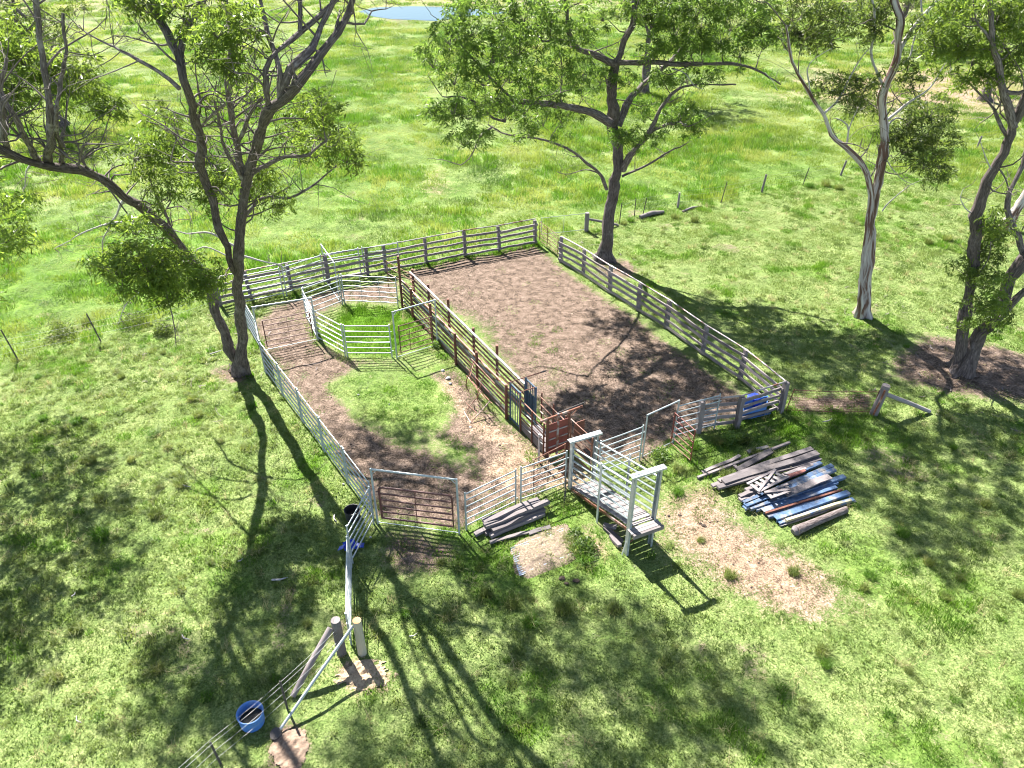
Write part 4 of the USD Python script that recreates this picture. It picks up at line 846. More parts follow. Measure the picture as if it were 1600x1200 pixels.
HP = [('b', 1090, 746, 1234, 691, .09, .09, 'weathered_timber', 'long thin grey pole at the back of the heap, nearest the yard fence', .06), ('b', 1168, 706, 1200, 697, .16, .05, 'pale_timber', 'short pale slab lying behind the long thin pole', .04),
      ('b', 1097, 738, 1157, 713, .13, .05, 'weathered_timber', 'grey board lying flat in grass alongside the long thin pole', .04), ('b', 1153, 734, 1205, 705, .22, .08, 'dark_timber', 'short dark plank behind the big dark planks, before the thin pole', .1),
      ('b', 1146, 728, 1156, 737, .1, .08, 'dark_timber', 'small dark block poking out beside the short dark plank', .05),
      ('b', 1123, 751, 1268, 701, .19, .1, 'dark_timber', 'rearmost long dark plank of the big heap', .22), ('b', 1130, 753, 1278, 708, .24, .08, 'dark_timber', 'widest brown grey plank of the big heap with a sunlit patch', .3), ('b', 1112, 759, 1160, 744, .16, .07, 'weathered_timber', 'short grey board end sticking out left of the dark planks', .12),
      ('b', 1121, 762, 1282, 716, .2, .09, 'dark_timber', 'dark plank just in front of the widest plank of the heap', .2), ('b', 1165, 767, 1278, 722, .16, .08, 'dark_timber', 'dark plank half hidden behind the lattice panel', .18),
      ('p', 1180, 765, 1283, 722, .16, .1, 'blue_steel', 'rearmost blue purlin, behind the red board', .2), ('b', 1231, 745, 1258, 735, .12, .06, 'faded_red', 'short faded red board poking out beyond the lattice panel', .34), ('b', 1225, 741, 1259, 732, .09, .05, 'weathered_timber', 'short grey board just behind the red board', .33),
      ('b', 1155, 776, 1180, 766, .15, .08, 'weathered_timber', 'grey board end left of the lattice panel, upper one', .2), ('b', 1155, 782, 1185, 770, .15, .08, 'weathered_timber', 'grey board end left of the lattice panel, lower one', .14),
      ('p', 1162, 785, 1301, 726, .17, .1, 'blue_steel', 'bright blue purlin right of the red board', .26), ('p', 1164, 789, 1305, 732, .17, .1, 'blue_steel', 'sunlit blue purlin passing under the middle of the lattice panel', .26), ('p', 1162, 793, 1280, 748, .16, .1, 'blue_steel', 'blue purlin under the small lattice panel', .2),
      ('b', 1228, 772, 1296, 744, .26, .05, 'weathered_timber', 'wide grey board lying on the blue purlins right of the small lattice panel', .34), ('p', 1171, 793, 1320, 743, .18, .1, 'blue_steel', 'blue purlin that sticks out furthest to the right of the heap', .2),
      ('p', 1180, 795, 1308, 752, .16, .1, 'blue_steel', 'shaded blue purlin left of the gap in the heap', .14), ('p', 1191, 797, 1306, 759, .2, .12, 'blue_steel', 'broad blue purlin with a weathered end just behind the brown rail', .16), ('b', 1196, 802, 1316, 765, .07, .06, 'dark_rust', 'thin rusty rail between two broad blue purlins', .14),
      ('p', 1199, 806, 1310, 771, .16, .1, 'blue_steel', 'low dark blue purlin under the thin rusty rail', .1), ('p', 1211, 809, 1326, 768, .2, .12, 'blue_steel', 'broad sunlit blue purlin near the front of the heap', .16), ('p', 1216, 816, 1334, 779, .16, .1, 'blue_steel', 'blue purlin below the yellowed beam', .1),
      ('b', 1228, 813, 1330, 781, .1, .1, 'yellowed_steel', 'yellowed beam lying along the front of the heap', .17), ('b', 1220, 822, 1337, 783, .05, .04, 'grey_pipe', 'thin pale rod along the front edge of the heap', .04)]
for r in HP:
    if r[0] == 'b': board(*r[1:5], r[5], r[6], r[7], r[8], z=r[9])
    else: purlin(*r[1:5], r[5], r[6], r[7], r[8], r[9])
def lattice(c, label, z, n, diag):
    P = [ground(u, v, z + dz) for (u, v), dz in zip(c, (0, .03, .06, .02))]
    t = thing('lattice_panel', label, 'timber panel', P[0], 'slatted timber panels lying on the heap')
    e0, e1 = (P[0], P[3]), (P[1], P[2])
    for k in range(n):
        f = (k + .5) / n; a = P[0] + (P[1] - P[0]) * f; b = P[3] + (P[2] - P[3]) * f
        part(t, 'slat', plank(a, b, .13, .025), 'pale_timber')
    part(t, 'rail', plank(P[0] + UPV * .03, P[1] + UPV * .03, .09, .03), 'weathered_timber'); part(t, 'rail', plank(P[3] + UPV * .03, P[2] + UPV * .03, .09, .03), 'weathered_timber')
    part(t, 'diagonal', plank(P[diag[0]] + UPV * .06, P[diag[1]] + UPV * .06, .09, .03), 'weathered_timber')
lattice([(1167, 757), (1211, 735), (1232, 745), (1184, 770)], 'bigger slatted panel with a diagonal brace lying on the heap of purlins', .4, 6, (1, 3))
lattice([(1194, 771), (1231, 757), (1239, 766), (1203, 779)], 'smaller slatted panel lying in front of the bigger one on the heap', .38, 5, (0, 2))
t = thing('fallen_log', 'short grey split log lying in front of the heap of purlins', 'log', ground(1244, 831))
a, b = ground(1244, 829, .11), ground(1322, 796, .11)
part(t, 'stem', tube([a, a + (b - a) * .3 + UPV * .02, a + (b - a) * .7, b], [.17, .14, .12, .115], 12, seed=4, rough=.16), 'limb_bark'); part(t, 'root_end', tube([a - unit(b - a) * .12 - UPV * .03, a], [.12, .19], 9, seed=9, rough=.3), 'dark_timber')
FG = 'sleepers stacked by the front rail panel'
for r in [(755, 815, 842, 781, .22, .12, 'dark_timber', 'rear topmost sleeper of the stack by the front panel', .36), (757, 822, 857, 783, .2, .12, 'weathered_timber', 'long sunlit sleeper on top of the stack by the front panel', .34), (768, 829, 849, 793, .2, .12, 'dark_timber', 'middle row sleeper of the stack by the front panel', .22),
          (766, 838, 850, 802, .16, .14, 'weathered_timber', 'front sleeper at the grassy foot of the stack by the front panel', .1), (742, 835, 768, 823, .16, .1, 'dark_timber', 'short sleeper end sticking out left under the stack by the front panel', .1), (756, 831, 848, 796, .3, .12, 'dark_timber', 'hidden bottom sleeper under the stack by the front panel', .08)]:
    board(*r[:4], r[4], r[5], r[6], r[7], z=r[8], group=FG, name='timber_sleeper', cat_='sleeper')
board(765, 847, 830, 830, .12, .06, 'weathered_timber', 'thin grey board lying in grass before the stacked sleepers', z=.05, group=FG); board(826, 833, 860, 823, .16, .08, 'dark_timber', 'dark board end lying between the sleepers and the straw', z=.05, group=FG)
# straw on old roofing sheets
CS = [ground(u, v) for u, v in [(792, 856), (850, 834), (878, 822), (903, 858), (880, 876), (812, 902)]]
o = ground(800, 880)
t = thing('roofing_sheet', 'old corrugated roofing sheets half buried under pale straw in front of the sleepers', 'roofing sheet', o)
ca, cb, cc = ground(797, 857), ground(812, 901), ground(880, 826)
nu, nv = 61, 3
U, W = np.meshgrid(np.linspace(0, 1, nu), np.linspace(0, 1, nv), indexing='ij')
Pg = ca + (cb - ca) * U[..., None] + (cc - ca) * W[..., None]; Pg[..., 2] = .035 + .018 * np.sin(U * 2 * np.pi * 14)
ii, jj = np.meshgrid(np.arange(nu - 1), np.arange(nv - 1), indexing='ij'); kk = (ii * nv + jj).ravel()
qf = np.vstack([np.stack([kk, kk + nv, kk + nv + 1], 1), np.stack([kk, kk + nv + 1, kk + 1], 1)])
v2, f2, n2, uv2 = raw(Pg.reshape(-1, 3), qf); part(t, 'corrugated_sheet', (v2, f2, n2, uv2), 'corrugated_steel')
SP = Polygon([tuple(p[:2]) for p in [ground(u, v) for u, v in [(799, 858), (845, 832), (882, 822), (906, 857), (884, 878), (826, 900), (811, 894), (806, 878)]]])
gxs, gys = np.arange(SP.bounds[0] - .2, SP.bounds[2] + .2, .06), np.arange(SP.bounds[1] - .2, SP.bounds[3] + .2, .06)
SX, SY = np.meshgrid(gxs, gys); pts = shapely.points(SX.ravel(), SY.ravel())
din = np.where(shapely.contains_xy(SP, SX.ravel(), SY.ravel()), 1, -1) * shapely.distance(SP.boundary, pts); din = din.reshape(SX.shape)
SZ = .11 * np.clip((din + .12) / .5, 0, 1) ** .6 + (fbm2(SX, SY, 5) * .10 + fbm2(SX, SY, 14, 3) * .05) * np.clip((din + .15) / .3, 0, 1) - .02
nxs = len(gxs); ii, jj = np.meshgrid(np.arange(len(gys) - 1), np.arange(nxs - 1), indexing='ij'); kk = (ii * nxs + jj).ravel()
qf = np.vstack([np.stack([kk, kk + 1, kk + nxs + 1], 1), np.stack([kk, kk + nxs + 1, kk + nxs], 1)]); qf = qf[(din.ravel()[qf] > -.16).all(1)]
v2, f2, n2, uv2 = raw(np.stack([SX, SY, SZ], -1).reshape(-1, 3), qf)
single('straw', (v2, f2, n2, uv2), 'straw', 'trodden straw spread over old roofing sheets by the loading ramp', kind='stuff')
def mound(name, c, rx, ry, h, mat, label, seed, rough=.5, n=26):
    q = np.linspace(-1.1, 1.1, n); a, b = np.meshgrid(q, q); rr = np.hypot(a, b)
    z = h * np.clip(1 - rr ** 2, 0, 1) * (1 + rough * 2 * (meshkit.fbm(np.stack([a * 3 + seed, b * 3, 0 * a], -1)) - .5)) + h * rough * .8 * (meshkit.fbm(np.stack([a * 9, b * 9 + seed, 0 * a], -1)) - .5) * (rr < 1) - .02
    ii, jj = np.meshgrid(np.arange(n - 1), np.arange(n - 1), indexing='ij'); kk = (ii * n + jj).ravel()
    qf = np.vstack([np.stack([kk, kk + 1, kk + n + 1], 1), np.stack([kk, kk + n + 1, kk + n], 1)])
    edge = .85 + .9 * (meshkit.fbm(np.stack([a * 2, b * 2, 0 * a + seed], -1)) - .5); qf = qf[(rr.ravel()[qf] < (1.02 * edge).ravel()[qf]).all(1)]; z = np.where(rr > .9, z - .05 * (rr - .9) / .12, z)
    v2, f2, n2, uv2 = raw(np.stack([a * rx, b * ry, z], -1).reshape(-1, 3), qf)
    single(name, (v2, f2, n2, uv2), mat, label, kind='stuff', loc=xy(c))
mound('dug_clay', ground(570, 1053), .95, .55, .09, 'clay', 'pale crumbly clay dug out round the new pine post', 3, 1.2, 46)
mound('dug_soil', ground(452, 1172), .55, .7, .1, 'soil', 'brown soil dug out beside the foot plate of the pipe stay', 7, 1.0, 36)

# ------------------------------------------------------------------ tubs
def tub(p, r, h, mat, label, inner, fill=.6, tilt=0, name='water_tub', taper=.92):
    p = xy(p); t = thing(name, label, 'tub', p)
    part(t, 'wall', lathe([(r * taper, 0), (r * (taper + 1) / 2, h * .5), (r, h), (r * .96, h + .012), (r * .94, h), (r * .9, h * fill)], 36, p), mat)
    part(t, 'rim', tube([p + np.array([r * math.cos(q), r * math.sin(q), h]) for q in np.linspace(0, 2 * np.pi, 37)], .014, 6, caps=False), mat)
    part(t, 'water', lathe([(r * .915, h * fill), (r * .5, h * fill), (.001, h * fill)], 30, p), inner)
tub(ground(395, 1128), .33, .42, 'sky_blue_plastic', 'round blue plastic tub holding dark water beside the plain wire fence', 'dark_fill', .4)
tub(ground(552, 808), .27, .34, 'black_plastic', 'round black tub tucked behind the angled panel left of the red gate', 'black_plastic', .3)
c = ground(1178, 644)
t = thing('blue_trough', 'bright blue cut down plastic trough on the dirt behind the short timber fence', 'trough', c)
du, dv = unit(ground(1195, 640) - ground(1162, 648)), unit(ground(1180, 630) - ground(1178, 644)); L2, W2, hh = .55, .38, .42
for s in (-1, 1):
    part(t, 'side', plank(c + dv * s * W2 - du * L2 + UPV * hh / 2, c + dv * s * W2 + du * L2 + UPV * hh / 2, .02, hh), 'sky_blue_plastic'); part(t, 'end', plank(c + du * s * L2 - dv * (W2 - .012) + UPV * hh / 2, c + du * s * L2 + dv * (W2 - .012) + UPV * hh / 2, .02, hh), 'sky_blue_plastic')
part(t, 'base', plank(c - du * (L2 - .011) + UPV * .05, c + du * (L2 - .011) + UPV * .05, W2 * 1.94, .03), 'sky_blue_plastic')
c2 = ground(1176, 632); t = thing('blue_drum', 'darker blue drum standing just behind the cut down blue trough', 'drum', c2)
part(t, 'wall', lathe([(.001, 0), (.26, .0), (.27, .22), (.265, .4), (.25, .42), (.001, .42)], 28, c2), 'blue_plastic'); part(t, 'bung', tube([c2 + np.array([.12, 0, .42]), c2 + np.array([.12, 0, .45])], .035, 10), 'sky_blue_plastic')
c3 = ground(548, 858); t = thing('blue_bucket', 'split blue plastic bucket lying under the angled panel near the corner', 'bucket', c3)
q = rng.permutation(1); ang = np.linspace(-1.9, 1.9, 14); ax = unit([.8, .35, 0]); sd = np.cross(UPV, ax)
Vb = np.array([c3 + ax * l + sd * r_ * math.sin(a_) + UPV * (.2 - r_ * math.cos(a_) * .95) for l, r_ in ((-.2, .15), (0, .17), (.2, .19)) for a_ in ang]); nb_ = len(ang)
fb = [f_ for l in range(2) for k in range(nb_ - 1) for f_ in ([l * nb_ + k, l * nb_ + k + 1, (l + 1) * nb_ + k + 1], [l * nb_ + k, (l + 1) * nb_ + k + 1, (l + 1) * nb_ + k])]
part(t, 'shell', raw(Vb, fb), 'blue_plastic'); part(t, 'flap', plank(c3 + ax * .2 + UPV * .1, c3 + ax * .42 - sd * .1 + UPV * .1, .2, .01), 'blue_plastic')
part(t, 'flap', plank(c3 - ax * .2 + UPV * .2, c3 - ax * .36 + sd * .1 + UPV * .08, .18, .01), 'blue_plastic')

# ------------------------------------------------------------------ small things on the ground
import trimesh
def rock(p, s, label, seed, mat='stone', name='rock', group=None, flat=.6):
    m = trimesh.creation.icosphere(2, 1.0); v = np.array(m.vertices); q = np.random.default_rng(seed)
    for _ in range(9):
        d = unit(q.normal(size=3)); c_ = .62 + q.random() * .25; k_ = v @ d; v -= np.where(k_ > c_, k_ - c_, 0)[:, None] * d
    v *= np.array([1, .75, flat]) * s; v[:, 2] += s * flat * .55
    g = raw(v, m.faces, False); single(name, g, mat, label, name, group, loc=xy(p))
rock(ground(383, 579), .2, 'angular grey rock at the foot of the big forked tree', 4)
for n, (u, v, s) in enumerate([(560, 617, .05), (700, 592, .12), (692, 580, .09), (608, 632, .04), (735, 668, .05), (704, 600, .08), (537, 757, .05), (579, 840, .06)]):
    rock(ground(u, v), s, ['small pale stone in the left yard below the forcing pen', 'largest pale stone beside the foot of the race', 'pale stone at the race foot nearest the thin brown gate', 'tiny pale stone on the grass of the left yard', 'pale stone near the feet of the rusty calf cradle', 'pale stone at the race foot furthest from the brown gate', 'tiny pale stone by the left yard panels', 'small white stone in front of the angled panel'][n], 20 + n, group='small pale stones on the yard soil')
for n, (u, v, s) in enumerate([(1100, 822, .1), (1045, 806, .06), (1062, 805, .07), (1094, 818, .06), (878, 904, .12), (900, 908, .12), (885, 912, .08)]):
    rock(ground(u, v), s, ['biggest dark cow pat on the pale ground before the purlin heap', 'leftmost cow pat right of the loading ramp', 'cow pat between two others right of the loading ramp', 'small cow pat touching the biggest one', 'leftmost cow pat in the grass below the straw', 'rightmost cow pat in the grass below the straw', 'middle cow pat in the grass below the straw'][n], 40 + n, 'dung', 'cow_pat', 'dry cow pats', flat=.3)
for n, (u0, v0, u1, v1, r) in enumerate([(425, 907, 450, 903, .03), (282, 755, 298, 762, .02), (328, 554, 346, 548, .025), (285, 993, 296, 1000, .018), (372, 878, 380, 873, .02), (523, 805, 526, 816, .025), (112, 933, 118, 926, .018), (1285, 660, 1300, 655, .02), (640, 995, 652, 990, .018), (120, 1120, 128, 1130, .015)]):
    a, b = ground(u0, v0), ground(u1, v1); m_ = (a + b) / 2 + unit(np.cross(b - a, UPV)) * .06
    single('fallen_stick', tuple(x - a if i == 0 else x for i, x in enumerate(tube([a + UPV * .03, m_ + UPV * .05, b + UPV * .03], [r, r, r * .5], 7))), 'dead_wood', ['longest pale dead stick, beside the trunk shadow of the forked tree', 'small pale stick among tussocks left of the tree shadow', 'small stick lying left of the foot of the forked tree', 'short stick by the tussock in the lower left lawn', 'short stick at the left edge of the trunk shadow', 'pale stick standing out left of the black tub', 'tiny stick in the dappled shade at far left', 'pale stick below the short timber fence corner', 'short stick right of the new pine post', 'tiny stick near the bottom left corner'][n], 'stick', 'dead sticks on the lawn', loc=a)

# ------------------------------------------------------------------ trees: (limbs as x, y, z, radius), (leaf masses as x, y, z, radius)
TREES = {'left': {'limbs': [['stem', [[-11.77, 28.3, 0.01, 0.25], [-11.43, 27.92, 1.22, 0.228], [-11.02, 27.55, 2.38, 0.211], [-10.09, 25.8, 5.32, 0.196], [-9.55, 25.05, 6.94, 0.182], [-8.91, 24.3, 8.66, 0.169], [-8.19, 23.55, 10.32, 0.156], [-7.34, 22.42, 11.66, 0.144], [-6.49, 21.05, 12.9, 0.132], [-5.86, 20.55, 13.34, 0.12], [-5.24, 20.17, 13.89, 0.109], [-4.84, 20.55, 14.37, 0.098], [-4.4, 21.05, 14.84, 0.087], [-4.12, 21.42, 15.22, 0.076], [-3.78, 21.42, 15.97, 0.065], [-3.32, 21.42, 16.66, 0.055]]], ['stem', [[-11.92, 28.3, 0.67, 0.2], [-11.92, 27.68, 2.99, 0.188], [-11.95, 27.43, 4.29, 0.179], [-12.01, 27.18, 5.43, 0.171], [-12.24, 26.93, 6.29, 0.163], [-12.38, 26.05, 7.67, 0.156], [-12.59, 25.43, 8.53, 0.149], [-12.8, 24.8, 9.2, 0.143], [-12.95, 24.05, 10.02, 0.136], [-13.18, 23.3, 10.59, 0.13], [-13.46, 22.3, 11.14, 0.124], [-13.72, 21.68, 11.49, 0.118], [-13.95, 21.18, 11.91, 0.112], [-14.33, 20.93, 12.37, 0.106], [-14.69, 20.43, 12.84, 0.1]]], ['stem', [[-9.98, 25.66, 5.65, 0.16], [-9.94, 25.13, 6.78, 0.149], [-9.78, 24.63, 7.91, 0.14], [-9.67, 24.12, 9.06, 0.133], [-9.47, 23.44, 10.46, 0.126], [-8.92, 22.17, 11.91, 0.119], [-8.32, 20.7, 13.24, 0.112], [-8.13, 20.17, 13.89, 0.106], [-8.29, 20.65, 14.47, 0.1]]], ['limb', [[-6.55, 21.2, 12.8, 0.09], [-6.21, 20.47, 13.47, 0.078], [-6.09, 20.35, 14.13, 0.07], [-5.81, 20.65, 14.47, 0.062], [-5.3, 21.09, 14.88, 0.055], [-4.59, 21.42, 15.33, 0.048], [-4.04, 21.42, 15.76, 0.041], [-3.59, 21.42, 16.25, 0.035]]], ['limb', [[-5.87, 20.6, 13.33, 0.11], [-5.46, 20.35, 14.13, 0.093], [-4.99, 20.75, 14.56, 0.081], [-4.82, 21.27, 15.06, 0.07], [-4.36, 21.42, 15.69, 0.06], [-4.18, 21.42, 16.53, 0.05]]], ['limb', [[-5.9, 20.55, 13.37, 0.09], [-5.82, 20.43, 14.23, 0.076], [-6, 20.85, 14.65, 0.066], [-6.24, 21.42, 15.22, 0.057], [-6.32, 21.42, 15.83, 0.048], [-6.37, 21.42, 16.39, 0.04]]], ['limb', [[-5.3, 21.09, 14.88, 0.06], [-5.31, 21.42, 15.54, 0.049], [-5.12, 21.42, 16.25, 0.04]]], ['limb', [[-8.73, 24.67, 9.61, 0.11], [-8.32, 23.52, 11.32, 0.096], [-7.9, 22.33, 12.49, 0.085], [-7.4, 21.18, 13.6, 0.076], [-7.2, 21.41, 14.43, 0.067], [-7.34, 22.12, 15.12, 0.058], [-7.28, 22.22, 16.02, 0.05]]], ['limb', [[-7.98, 22.55, 11.52, 0.06], [-6.99, 21.2, 12.8, 0.043], [-6.38, 20.53, 13.39, 0.03]]], ['limb', [[-8.35, 23.61, 10.2, 0.07], [-8.34, 22.59, 11.47, 0.053], [-7.96, 21.61, 12.43, 0.041], [-7.66, 20.68, 13.26, 0.03]]], ['limb', [[-8.04, 23.49, 10.4, 0.08], [-7.23, 23.1, 10.87, 0.064], [-6.73, 22.92, 11.09, 0.051], [-6.05, 22.83, 11.19, 0.04], [-5.3, 22.32, 11.78, 0.03]]], ['limb', [[-9.79, 27.22, 7.6, 0.08], [-9.1, 27.22, 8.19, 0.062], [-8.04, 27.22, 8.24, 0.048], [-7.12, 27.22, 8.72, 0.036], [-6.24, 27.22, 9.42, 0.025]]], ['limb', [[-8.29, 20.65, 14.47, 0.13], [-8.61, 21.06, 14.84, 0.107], [-8.89, 21.42, 15.22, 0.09], [-8.93, 21.42, 15.83, 0.074], [-8.94, 21.42, 16.39, 0.06]]], ['limb', [[-8.29, 20.65, 14.47, 0.13], [-8.14, 21.09, 14.88, 0.107], [-7.93, 21.37, 15.17, 0.09], [-7.64, 21.42, 15.66, 0.074], [-7.34, 21.42, 16.25, 0.06]]], ['limb', [[-8.04, 19.61, 13.85, 0.06], [-8.55, 19.81, 14.2, 0.045], [-9.28, 20.1, 14.52, 0.034], [-10.07, 20.42, 14.81, 0.024], [-10.64, 20.69, 15.08, 0.015]]], ['limb', [[-8.72, 21.8, 12.25, 0.05], [-7.84, 21.1, 12.89, 0.039], [-7.34, 20.68, 13.26, 0.03]]], ['limb', [[-13.77, 22.81, 10.97, 0.12], [-12.3, 20.95, 12.36, 0.101], [-11.76, 20.43, 13.32, 0.086], [-11.63, 20.43, 14.09, 0.073], [-11.44, 20.43, 15.12, 0.061], [-11.23, 20.43, 15.95, 0.05]]], ['limb', [[-13.81, 22.46, 11.18, 0.1], [-12.98, 20.86, 12.47, 0.084], [-12.82, 20.43, 13, 0.071], [-12.89, 20.43, 13.48, 0.06], [-13.01, 20.43, 14.25, 0.05]]], ['limb', [[-14.03, 21.53, 11.75, 0.1], [-13.16, 20.49, 12.83, 0.075], [-12.97, 20.43, 13.48, 0.057], [-12.48, 20.43, 14.39, 0.04]]], ['limb', [[-13.27, 23.46, 10.53, 0.05], [-11.75, 21.31, 11.91, 0.034], [-11.29, 21.16, 12.04, 0.023], [-10.72, 21.14, 12.06, 0.012]]], ['limb', [[-13.61, 23.27, 10.68, 0.07], [-11.79, 20.49, 12.83, 0.057], [-11.33, 20.43, 13.79, 0.047], [-10.93, 20.43, 14.54, 0.038], [-10.73, 20.43, 15.4, 0.03]]], ['limb', [[-12.27, 26.62, 6.6, 0.05], [-12.42, 26.62, 7.72, 0.042], [-12.68, 26.62, 8.68, 0.036], [-12.55, 26.62, 9.6, 0.03]]], ['limb', [[-11.6, 25.92, 6.42, 0.06], [-12.31, 25.92, 5.9, 0.044], [-12.82, 25.92, 5.25, 0.032], [-12.91, 25.92, 3.89, 0.022], [-13.07, 25.92, 2.75, 0.012]]], ['dead_limb', [[-12.83, 24.85, 9.18, 0.05], [-14, 25.9, 7.9, 0.038], [-14.82, 26.45, 7.06, 0.028], [-15.54, 27.05, 5.89, 0.02]]], ['dead_limb', [[-12.76, 26.02, 7.73, 0.05], [-13.39, 25.9, 7.9, 0.037], [-14.83, 26.13, 7.56, 0.028], [-16.16, 26.56, 6.88, 0.02], [-17.04, 26.85, 6.42, 0.012]]], ['dead_limb', [[-12.21, 25.42, 6.02, 0.04], [-12.97, 25.42, 5.76, 0.03], [-13.54, 25.42, 5.38, 0.023], [-14.31, 25.42, 4.72, 0.016], [-14.73, 25.42, 4.04, 0.01]]], ['dead_limb', [[-10.12, 26.42, 6.69, 0.045], [-10.9, 26.42, 7.19, 0.033], [-11.82, 26.42, 7.19, 0.023], [-12.26, 26.42, 7.32, 0.015]]], ['dead_limb', [[-10.1, 26.92, 6.08, 0.04], [-9.41, 26.92, 5.87, 0.028], [-8.72, 26.92, 5.68, 0.02], [-8.54, 26.92, 5.01, 0.012]]], ['dead_limb', [[-14.25, 22.81, 10.97, 0.035], [-15.02, 23.64, 10.39, 0.022], [-16.15, 24.79, 9.24, 0.012]]], ['dead_limb', [[-10.5, 26.42, 6.31, 0.035], [-11.24, 26.42, 6.69, 0.025], [-11.68, 26.42, 6.31, 0.018], [-11.26, 26.42, 5.53, 0.012]]]],
 'clumps': [[-12.08, 24.76, 10.64, 0.79], [-11.83, 25.81, 10.46, 0.73], [-11.43, 26.07, 11.18, 0.68], [-10.97, 25.85, 10.77, 0.72], [-12.08, 25.73, 9.68, 0.73], [-10.98, 25.16, 10.03, 0.71], [-10.07, 24.31, 10.01, 0.68], [-9.54, 24.42, 9.81, 0.68], [-9.04, 24.21, 9.65, 0.59], [-10.02, 24.73, 9.13, 0.52], [-11.36, 24.75, 9.2, 0.53], [-8.18, 24.87, 9.4, 0.6], [-7.76, 24.79, 8.94, 0.51], [-8.09, 24.34, 10, 0.37], [-11.93, 23.09, 8.72, 0.51], [-11.72, 23.24, 8, 0.78], [-11.91, 22.27, 8.12, 0.67], [-11.41, 22.89, 7.49, 0.77], [-11.76, 22.25, 7.55, 0.68], [-12.15, 21.87, 7.98, 0.46], [-10.82, 23.94, 6.9, 0.62], [-10.29, 23.72, 6.74, 0.61], [-5.72, 23.28, 11.68, 0.61], [-5.44, 24.11, 11.14, 0.68], [-5.18, 24.01, 10.72, 0.48], [-6.53, 24.19, 10.97, 0.52], [-5.73, 23.6, 11, 0.39], [-5.83, 22.82, 12.63, 0.6], [-5.34, 22.36, 12.55, 0.44], [-7.01, 25.43, 11.66, 0.5], [-6.84, 23.95, 11.48, 0.36], [-7.28, 20.16, 14.67, 0.54], [-7.03, 20.02, 15.07, 0.53], [-6.6, 20.25, 15.29, 0.53], [-8.01, 20.7, 15.33, 0.41], [-8.86, 20.88, 15.46, 0.53], [-9.23, 20.95, 15.5, 0.43], [-6.62, 20.57, 14.75, 0.47], [-7.05, 20.36, 14.07, 0.41], [-8.32, 21.82, 12.89, 0.33], [-8.14, 24.62, 12.94, 0.41], [-7.7, 24.01, 12.46, 0.4], [-13.39, 21.85, 13.38, 0.68], [-13.68, 22.35, 12.75, 0.66], [-13.67, 22.35, 13.89, 0.66], [-13.23, 22.41, 13.94, 0.49], [-13.81, 23.13, 14.29, 0.5], [-12.78, 22.86, 13.4, 0.66], [-12.34, 23.22, 13.39, 0.7], [-12.71, 24.26, 12.61, 0.73], [-12.45, 24.39, 12.22, 0.56], [-12.07, 23.96, 12.12, 0.38], [-12.59, 22.91, 13, 0.54], [-13.12, 22.74, 13.62, 0.45], [-13.46, 21.29, 13.08, 0.56], [-13.55, 22.24, 14.39, 0.49], [-11.96, 21.61, 8.05, 0.83], [-11.42, 22.08, 7.99, 0.75], [-11.44, 22.4, 7.25, 0.68], [-11.75, 21.76, 7.41, 0.58], [-10.79, 22.46, 7.47, 0.76], [-10.79, 23.23, 6.65, 0.65], [-10.22, 23.38, 6.58, 0.56], [-10.97, 22.09, 6.81, 0.42], [-14.39, 20.63, 9.53, 0.48], [-14.26, 20.96, 9.27, 0.35], [-22.57, 28.71, 8.06, 1.14], [-20.89, 25.52, 7.26, 1.01], [-21.08, 28.04, 8.21, 0.9], [-21.32, 29.96, 8.41, 0.97], [-19.86, 23.3, 7.89, 1.11], [-20.09, 24.43, 7.79, 1.12], [-20.29, 26.61, 8.35, 1.08], [-19.07, 21.64, 7.97, 0.97], [-18.91, 25.89, 8.49, 1.01], [-20.31, 29.49, 10.22, 0.96], [-18.36, 20.45, 7.74, 0.92], [-18.11, 22.38, 7.22, 1.32], [-17.28, 19.3, 7.62, 1.23], [-16.93, 20.96, 7.18, 0.87], [-18.08, 25.13, 9.72, 1.3], [-19.13, 28.31, 11.64, 1.33], [-16.73, 22.99, 9.33, 0.97], [-13.71, 18.45, 10.91, 1.34], [-14.87, 20.61, 11.52, 1.1], [-15.75, 23.93, 14.46, 0.99], [-14.93, 23.01, 14.73, 0.98], [-15.16, 26.48, 16.21, 1.11], [-13.43, 27.18, 16.21, 1.08], [-12.5, 30.28, 16.11, 1.1], [-11.59, 28.59, 16.79, 1.18], [-10.13, 30.18, 16.87, 1.15], [-8.8, 29.08, 17.04, 0.87], [-7.14, 25.14, 17.32, 1.12], [-6.91, 26.87, 17.22, 0.99], [-6.36, 23.49, 17.97, 0.88], [-5.85, 25.56, 16.72, 1], [-6.36, 27.85, 16.95, 1.21], [-4.98, 23.13, 17.23, 1.21], [-4.62, 24.81, 16.37, 1], [-4.99, 27.37, 17.22, 0.97], [-4.06, 24.21, 17.07, 0.9], [-3.78, 26.13, 16.59, 1.18], [-2.62, 23.74, 16.74, 1.28], [-2.8, 25.47, 17.07, 1.21], [-1.75, 25.01, 17.61, 1.17], [-11.63, 23.66, 17.08, 1.13], [-9.64, 22.9, 16.88, 1.13], [-13.44, 34.59, 16.45, 0.88], [-12.73, 35.11, 14.83, 1.14], [-11.86, 33.12, 15.28, 0.88], [-11.58, 31.91, 15.47, 1.1], [-11.48, 34.32, 16.37, 0.85], [-11.29, 35.3, 15.94, 0.95], [-10.15, 32.77, 16.26, 1.23], [-9.57, 34.23, 16.2, 0.93]],
 'nin': 66},
